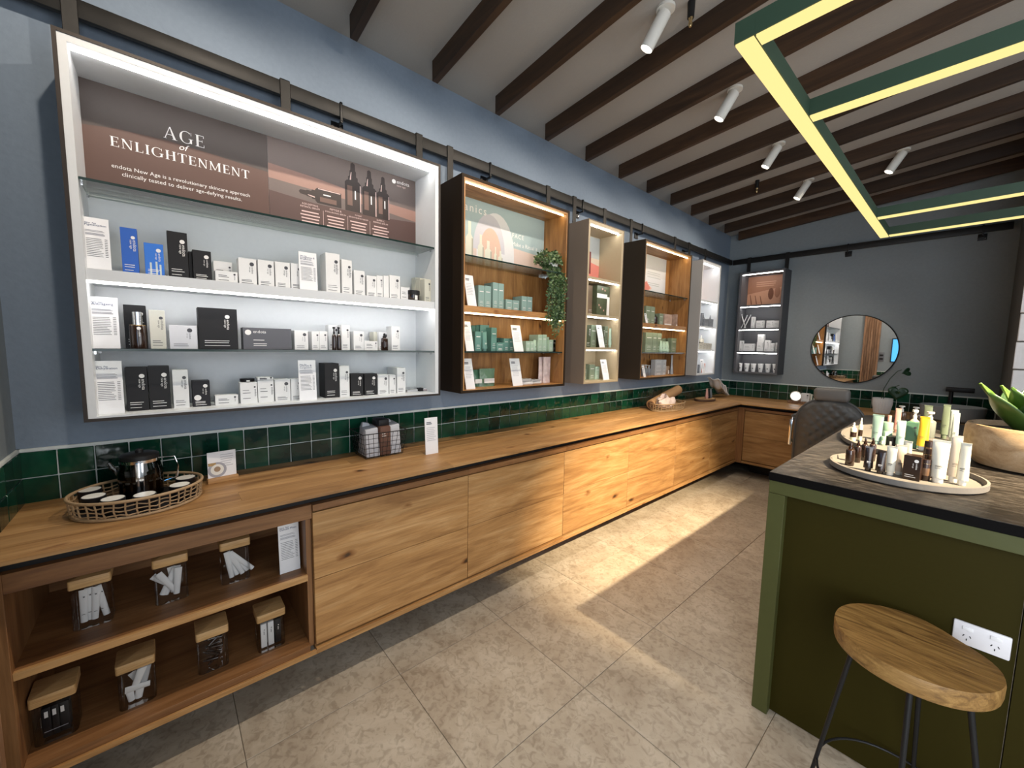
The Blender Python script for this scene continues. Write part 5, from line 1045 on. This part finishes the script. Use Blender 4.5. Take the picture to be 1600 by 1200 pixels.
# ------------------------------------------------------------------ quilted salon chair
ch = thing('salon_chair', 'dark grey quilted salon chair with headrest facing the round mirror', 'chair', (1.532, 4.33, 0), .05)
lea = P('grey_leatherette', (.075, .075, .075), .45); leh = P('grey_leatherette_head', (.125, .12, .115), .5)
HW = .245; Z0, Z1 = .50, 1.095
def backf(side):
    def f(u, v):
        s_ = (u-.5)*2; z = Z0+(Z1-Z0)*v
        wv = HW*(1 if v < .55 else math.sqrt(max(0, 1-((v-.55)/.45)**2.6))); wv = max(wv, .02)
        x = s_*wv; q = math.pi*14
        d_ = abs(math.sin((x*1.0+z)*q*.82))*abs(math.sin((x*1.0-z)*q*.82)) if side < 0 else 0
        e_ = (1-abs(s_)**6)*(1-max(0, (v-.9)/.1)**2 if v > .9 else 1)
        return (x, side*(.045*e_+.008*d_*e_)+.10*s_*s_*.25, z)
    return f
b = B(); b.grid(backf(-1), 61, 61); b.grid(backf(1), 61, 61); b.build('backrest', lea, ch)
B().tube([(-HW*.99, .02, Z0)]+[(-HW*math.cos(0), .022, Z0+(Z1-Z0)*.5)]+[(-HW*math.cos(PI*k/24), .02, Z0+(Z1-Z0)*(.55+.45*math.sin(PI*k/24)**.8)) for k in range(25)]+[(HW*.99, .02, Z0)], .012, 8).build('back_piping', lea, ch)
hd = B(); hd.box(-.125, .125, -.045, .045, 1.075, 1.190); hd.build('headrest', leh, ch, bev=.034, seg=4)
for s_ in (-1, 1): B().tube([(s_*.05, 0, 1.02), (s_*.05, 0, 1.09)], .008, 8).build('headrest_post', chrome, ch)
box(-.25, .25, .03, .52, .44, .55).build('seat', lea, ch, bev=.04, seg=3)
for s_ in (-1, 1):
    B().tube([(s_*.255, .02, .66), (s_*.275, .02, .70), (s_*.275, .02, .86), (s_*.268, .06, .885), (s_*.268, .42, .86), (s_*.268, .45, .60), (s_*.262, .42, .50)], .012, 8).build('arm_frame', chrome, ch); box(s_*.275-.012, s_*.275+.012, .004, .03, .64, .88).build('arm_plate', chrome, ch, bev=.005); box(s_*.268-.03, s_*.268+.03, .10, .40, .875, .91).build('armrest', lea, ch, bev=.012)
B().lathe([(.28, 0), (.28, .012), (.05, .03), (.045, .42), (.12, .44)], 32).build('pedestal_base', chrome, ch, loc=(0, .26, 0))
# ------------------------------------------------------------------ pendant light frame
pl = thing('pendant_light', 'dark green rectangular frame pendant with glowing underside over the counter', 'pendant light', (0, 0, 2.35))
def pbar(x0, x1, y0, y1):
    h = box(x0, x1, y0, y1, .006, .062).build('frame_bar', pendg, pl, smooth=False); i = .003
    box(x0+i, x1-i, y0+i, y1-i, 0, .006).build('light_diffuser', pendl, h, smooth=False)
pbar(1.774, 1.826, 1.25, 4.055); pbar(3.80, 3.852, 1.25, 4.055)
for y in (1.25, 1.808, 3.44, 4.003): pbar(1.8262, 3.7998, y, y+.052)
for x, y in ((3.2, 1.276), (3.2, 4.03), (3.826, 2.6)): B().tube([(x, y, .062), (x, y, zc(x, y)-2.35+.01)], .0025, 6).build('hang_wire', blackm, pl)
# ------------------------------------------------------------------ ceiling tube spots and sensors
tl = ['white tube spotlight on the ceiling, mostly out of frame above big cabinet', 'white tube spotlight second along the ceiling, out of frame', 'largest visible white tube spotlight at top of the frame', 'white tube spotlight second from the frame top', 'white tube spotlight third from the frame top', 'white tube spotlight nearest the end wall in the left row', 'white tube spotlight seen between the pendant bars near end wall']
for (x, y), l in zip(TUBES, tl):
    z = zc(x, y); t = thing('tube_spotlight', l, 'spotlight', (x, y, z), group='ceiling tube spotlights')
    B().lathe([(.045, -.012), (.045, .002)], 24).build('ceiling_plate', COLS['cap'], t)
    d_ = Vector((-.077, -.033, -.150)).normalized(); q = d_.to_track_quat('Z', 'Y').to_euler(); p0 = Vector((-.002, 0, -.020))
    B().tube([(0, 0, -.01), (0, 0, -.032)], .010, 10).build('swivel_joint', COLS['cap'], t)
    B().lathe([(.030, 0), (.033, .004), (.033, .168), (.031, .170), (.028, .165)], 26, cap=False).build('tube_body', COLS['cap'], t, loc=p0, rot=q); B().lathe([(.031, 0), (.031, .002)], 20).build('tube_back', COLS['cap'], t, loc=p0, rot=q); B().lathe([(.0275, .163), (.0275, .165)], 22).build('spot_lens', spotl, t, loc=p0, rot=q)
for x, y, l in ((1.245, 2.03, 'small black ceiling nozzle beside the largest tube spotlight'), (.80, 4.40, 'small black ceiling nozzle among the far battens')):
    t = thing('ceiling_nozzle', l, 'nozzle', (x, y, zc(x, y))); B().lathe([(.016, -.075), (.018, 0)], 14).build('nozzle_stem', blackm, t); B().lathe([(.006, -.115), (.011, -.105), (.008, -.09), (.012, -.075)], 12).build('nozzle_tip', COLS['gold'], t)
# ------------------------------------------------------------------ trailing plant in the oak cabinet
tpn = thing('trailing_plant', 'trailing green ivy in white pot on glass shelf of oak cabinet', 'plant', (.165, 2.225, 2.0505))
B().lathe([(.035, 0), (.048, .07), (.045, .072), (.04, .06)], 24).build('plant_pot', COLS['cap'], tpn)
lv = [P('ivy_'+str(i), c, .45) for i, c in enumerate([(.10, .17, .06), (.05, .10, .035), (.20, .27, .13)])]
rn = random.Random(12); bb = [B(), B(), B()]; stm = B()
def leaf(b, p, s_, rn):
    d_ = Vector((rn.uniform(-1, 1), rn.uniform(-1, 1), rn.uniform(-1, .6))).normalized(); n_ = d_.orthogonal().normalized(); n_.rotate(Matrix.Rotation(rn.uniform(0, 6.28), 3, d_)); m_ = d_.cross(n_)
    p = Vector(p); b.add([p, p+d_*s_*.5+n_*s_*.38+m_*s_*.08, p+d_*s_, p+d_*s_*.5-n_*s_*.38+m_*s_*.08], [(0, 1, 2), (0, 2, 3)])
for k in range(270):
    a = rn.uniform(0, 2*PI); r = .125*math.sqrt(rn.random()); p = (min(.085, r*.75*math.cos(a)+.01), max(-.155, min(.058, r*math.sin(a)-.045)), .05+.10*rn.random()*(1-(r/.14)**2)+.02)
    for q in range(2): leaf(bb[rn.choice([0, 0, 1, 2])], p, .026, rn)
for k in range(34):
    y0 = rn.uniform(-.115, .048); x0 = rn.uniform(.03, .105); L = .50*(1-abs(y0+.03)*2.6)*rn.uniform(.75, 1.05)+.05; pts = []
    for j in range(9): t_ = j/8; pts.append((x0*min(1, t_*3)+.012*math.sin(4*t_+k), y0+.010*math.sin(5*t_+k*2), .065+.03*math.sin(min(1, t_*4)*PI)-L*t_))
    pts = [(max(x_, .088) if z_ < .0 else x_, y_, z_) for x_, y_, z_ in pts]
    stm.tube(pts, .0012, 4)
    for j in range(int(L*120)):
        t_ = rn.random()*8; i = min(7, int(t_)); f_ = t_-i; p = Vector(pts[i]).lerp(Vector(pts[i+1]), f_); p += Vector((rn.uniform(-.006, .010), rn.uniform(-.014, .014), 0)); leaf(bb[rn.choice([0, 0, 1, 1, 2])], p, .022, rn)
for i in range(3): bb[i].build('leaf_mass', lv[i], tpn, smooth=False, kind='stuff')
stm.build('stems', lv[1], tpn, kind='stuff')
# ------------------------------------------------------------------ products on the shelves
for kd, c, a, b_, z0, z1, x, d_, l in PROD:
    o = product(kd, c, b_-a, z1-z0, d_, l, (x+(.035 if kd == 'card' and a > 1.3 else 0), (a+b_)/2, z0+.0004), 0, .24 if a > 1.3 else .06)
    m_ = (a+b_)/2; o['group'] = 'products in the '+('big white cabinet' if m_ < 1.25 else 'first oak cabinet' if m_ < 2.4 else 'taupe cabinet' if m_ < 3.2 else 'second oak cabinet' if m_ < 4.45 else 'pale cabinet')
for kd, c, a, b_, z0, z1, y, d_, l in PRODB:
    product(kd, c, b_-a, z1-z0, d_, l, ((a+b_)/2, y, z0+.0004), -PI/2)['group'] = 'products in the charcoal cabinet'
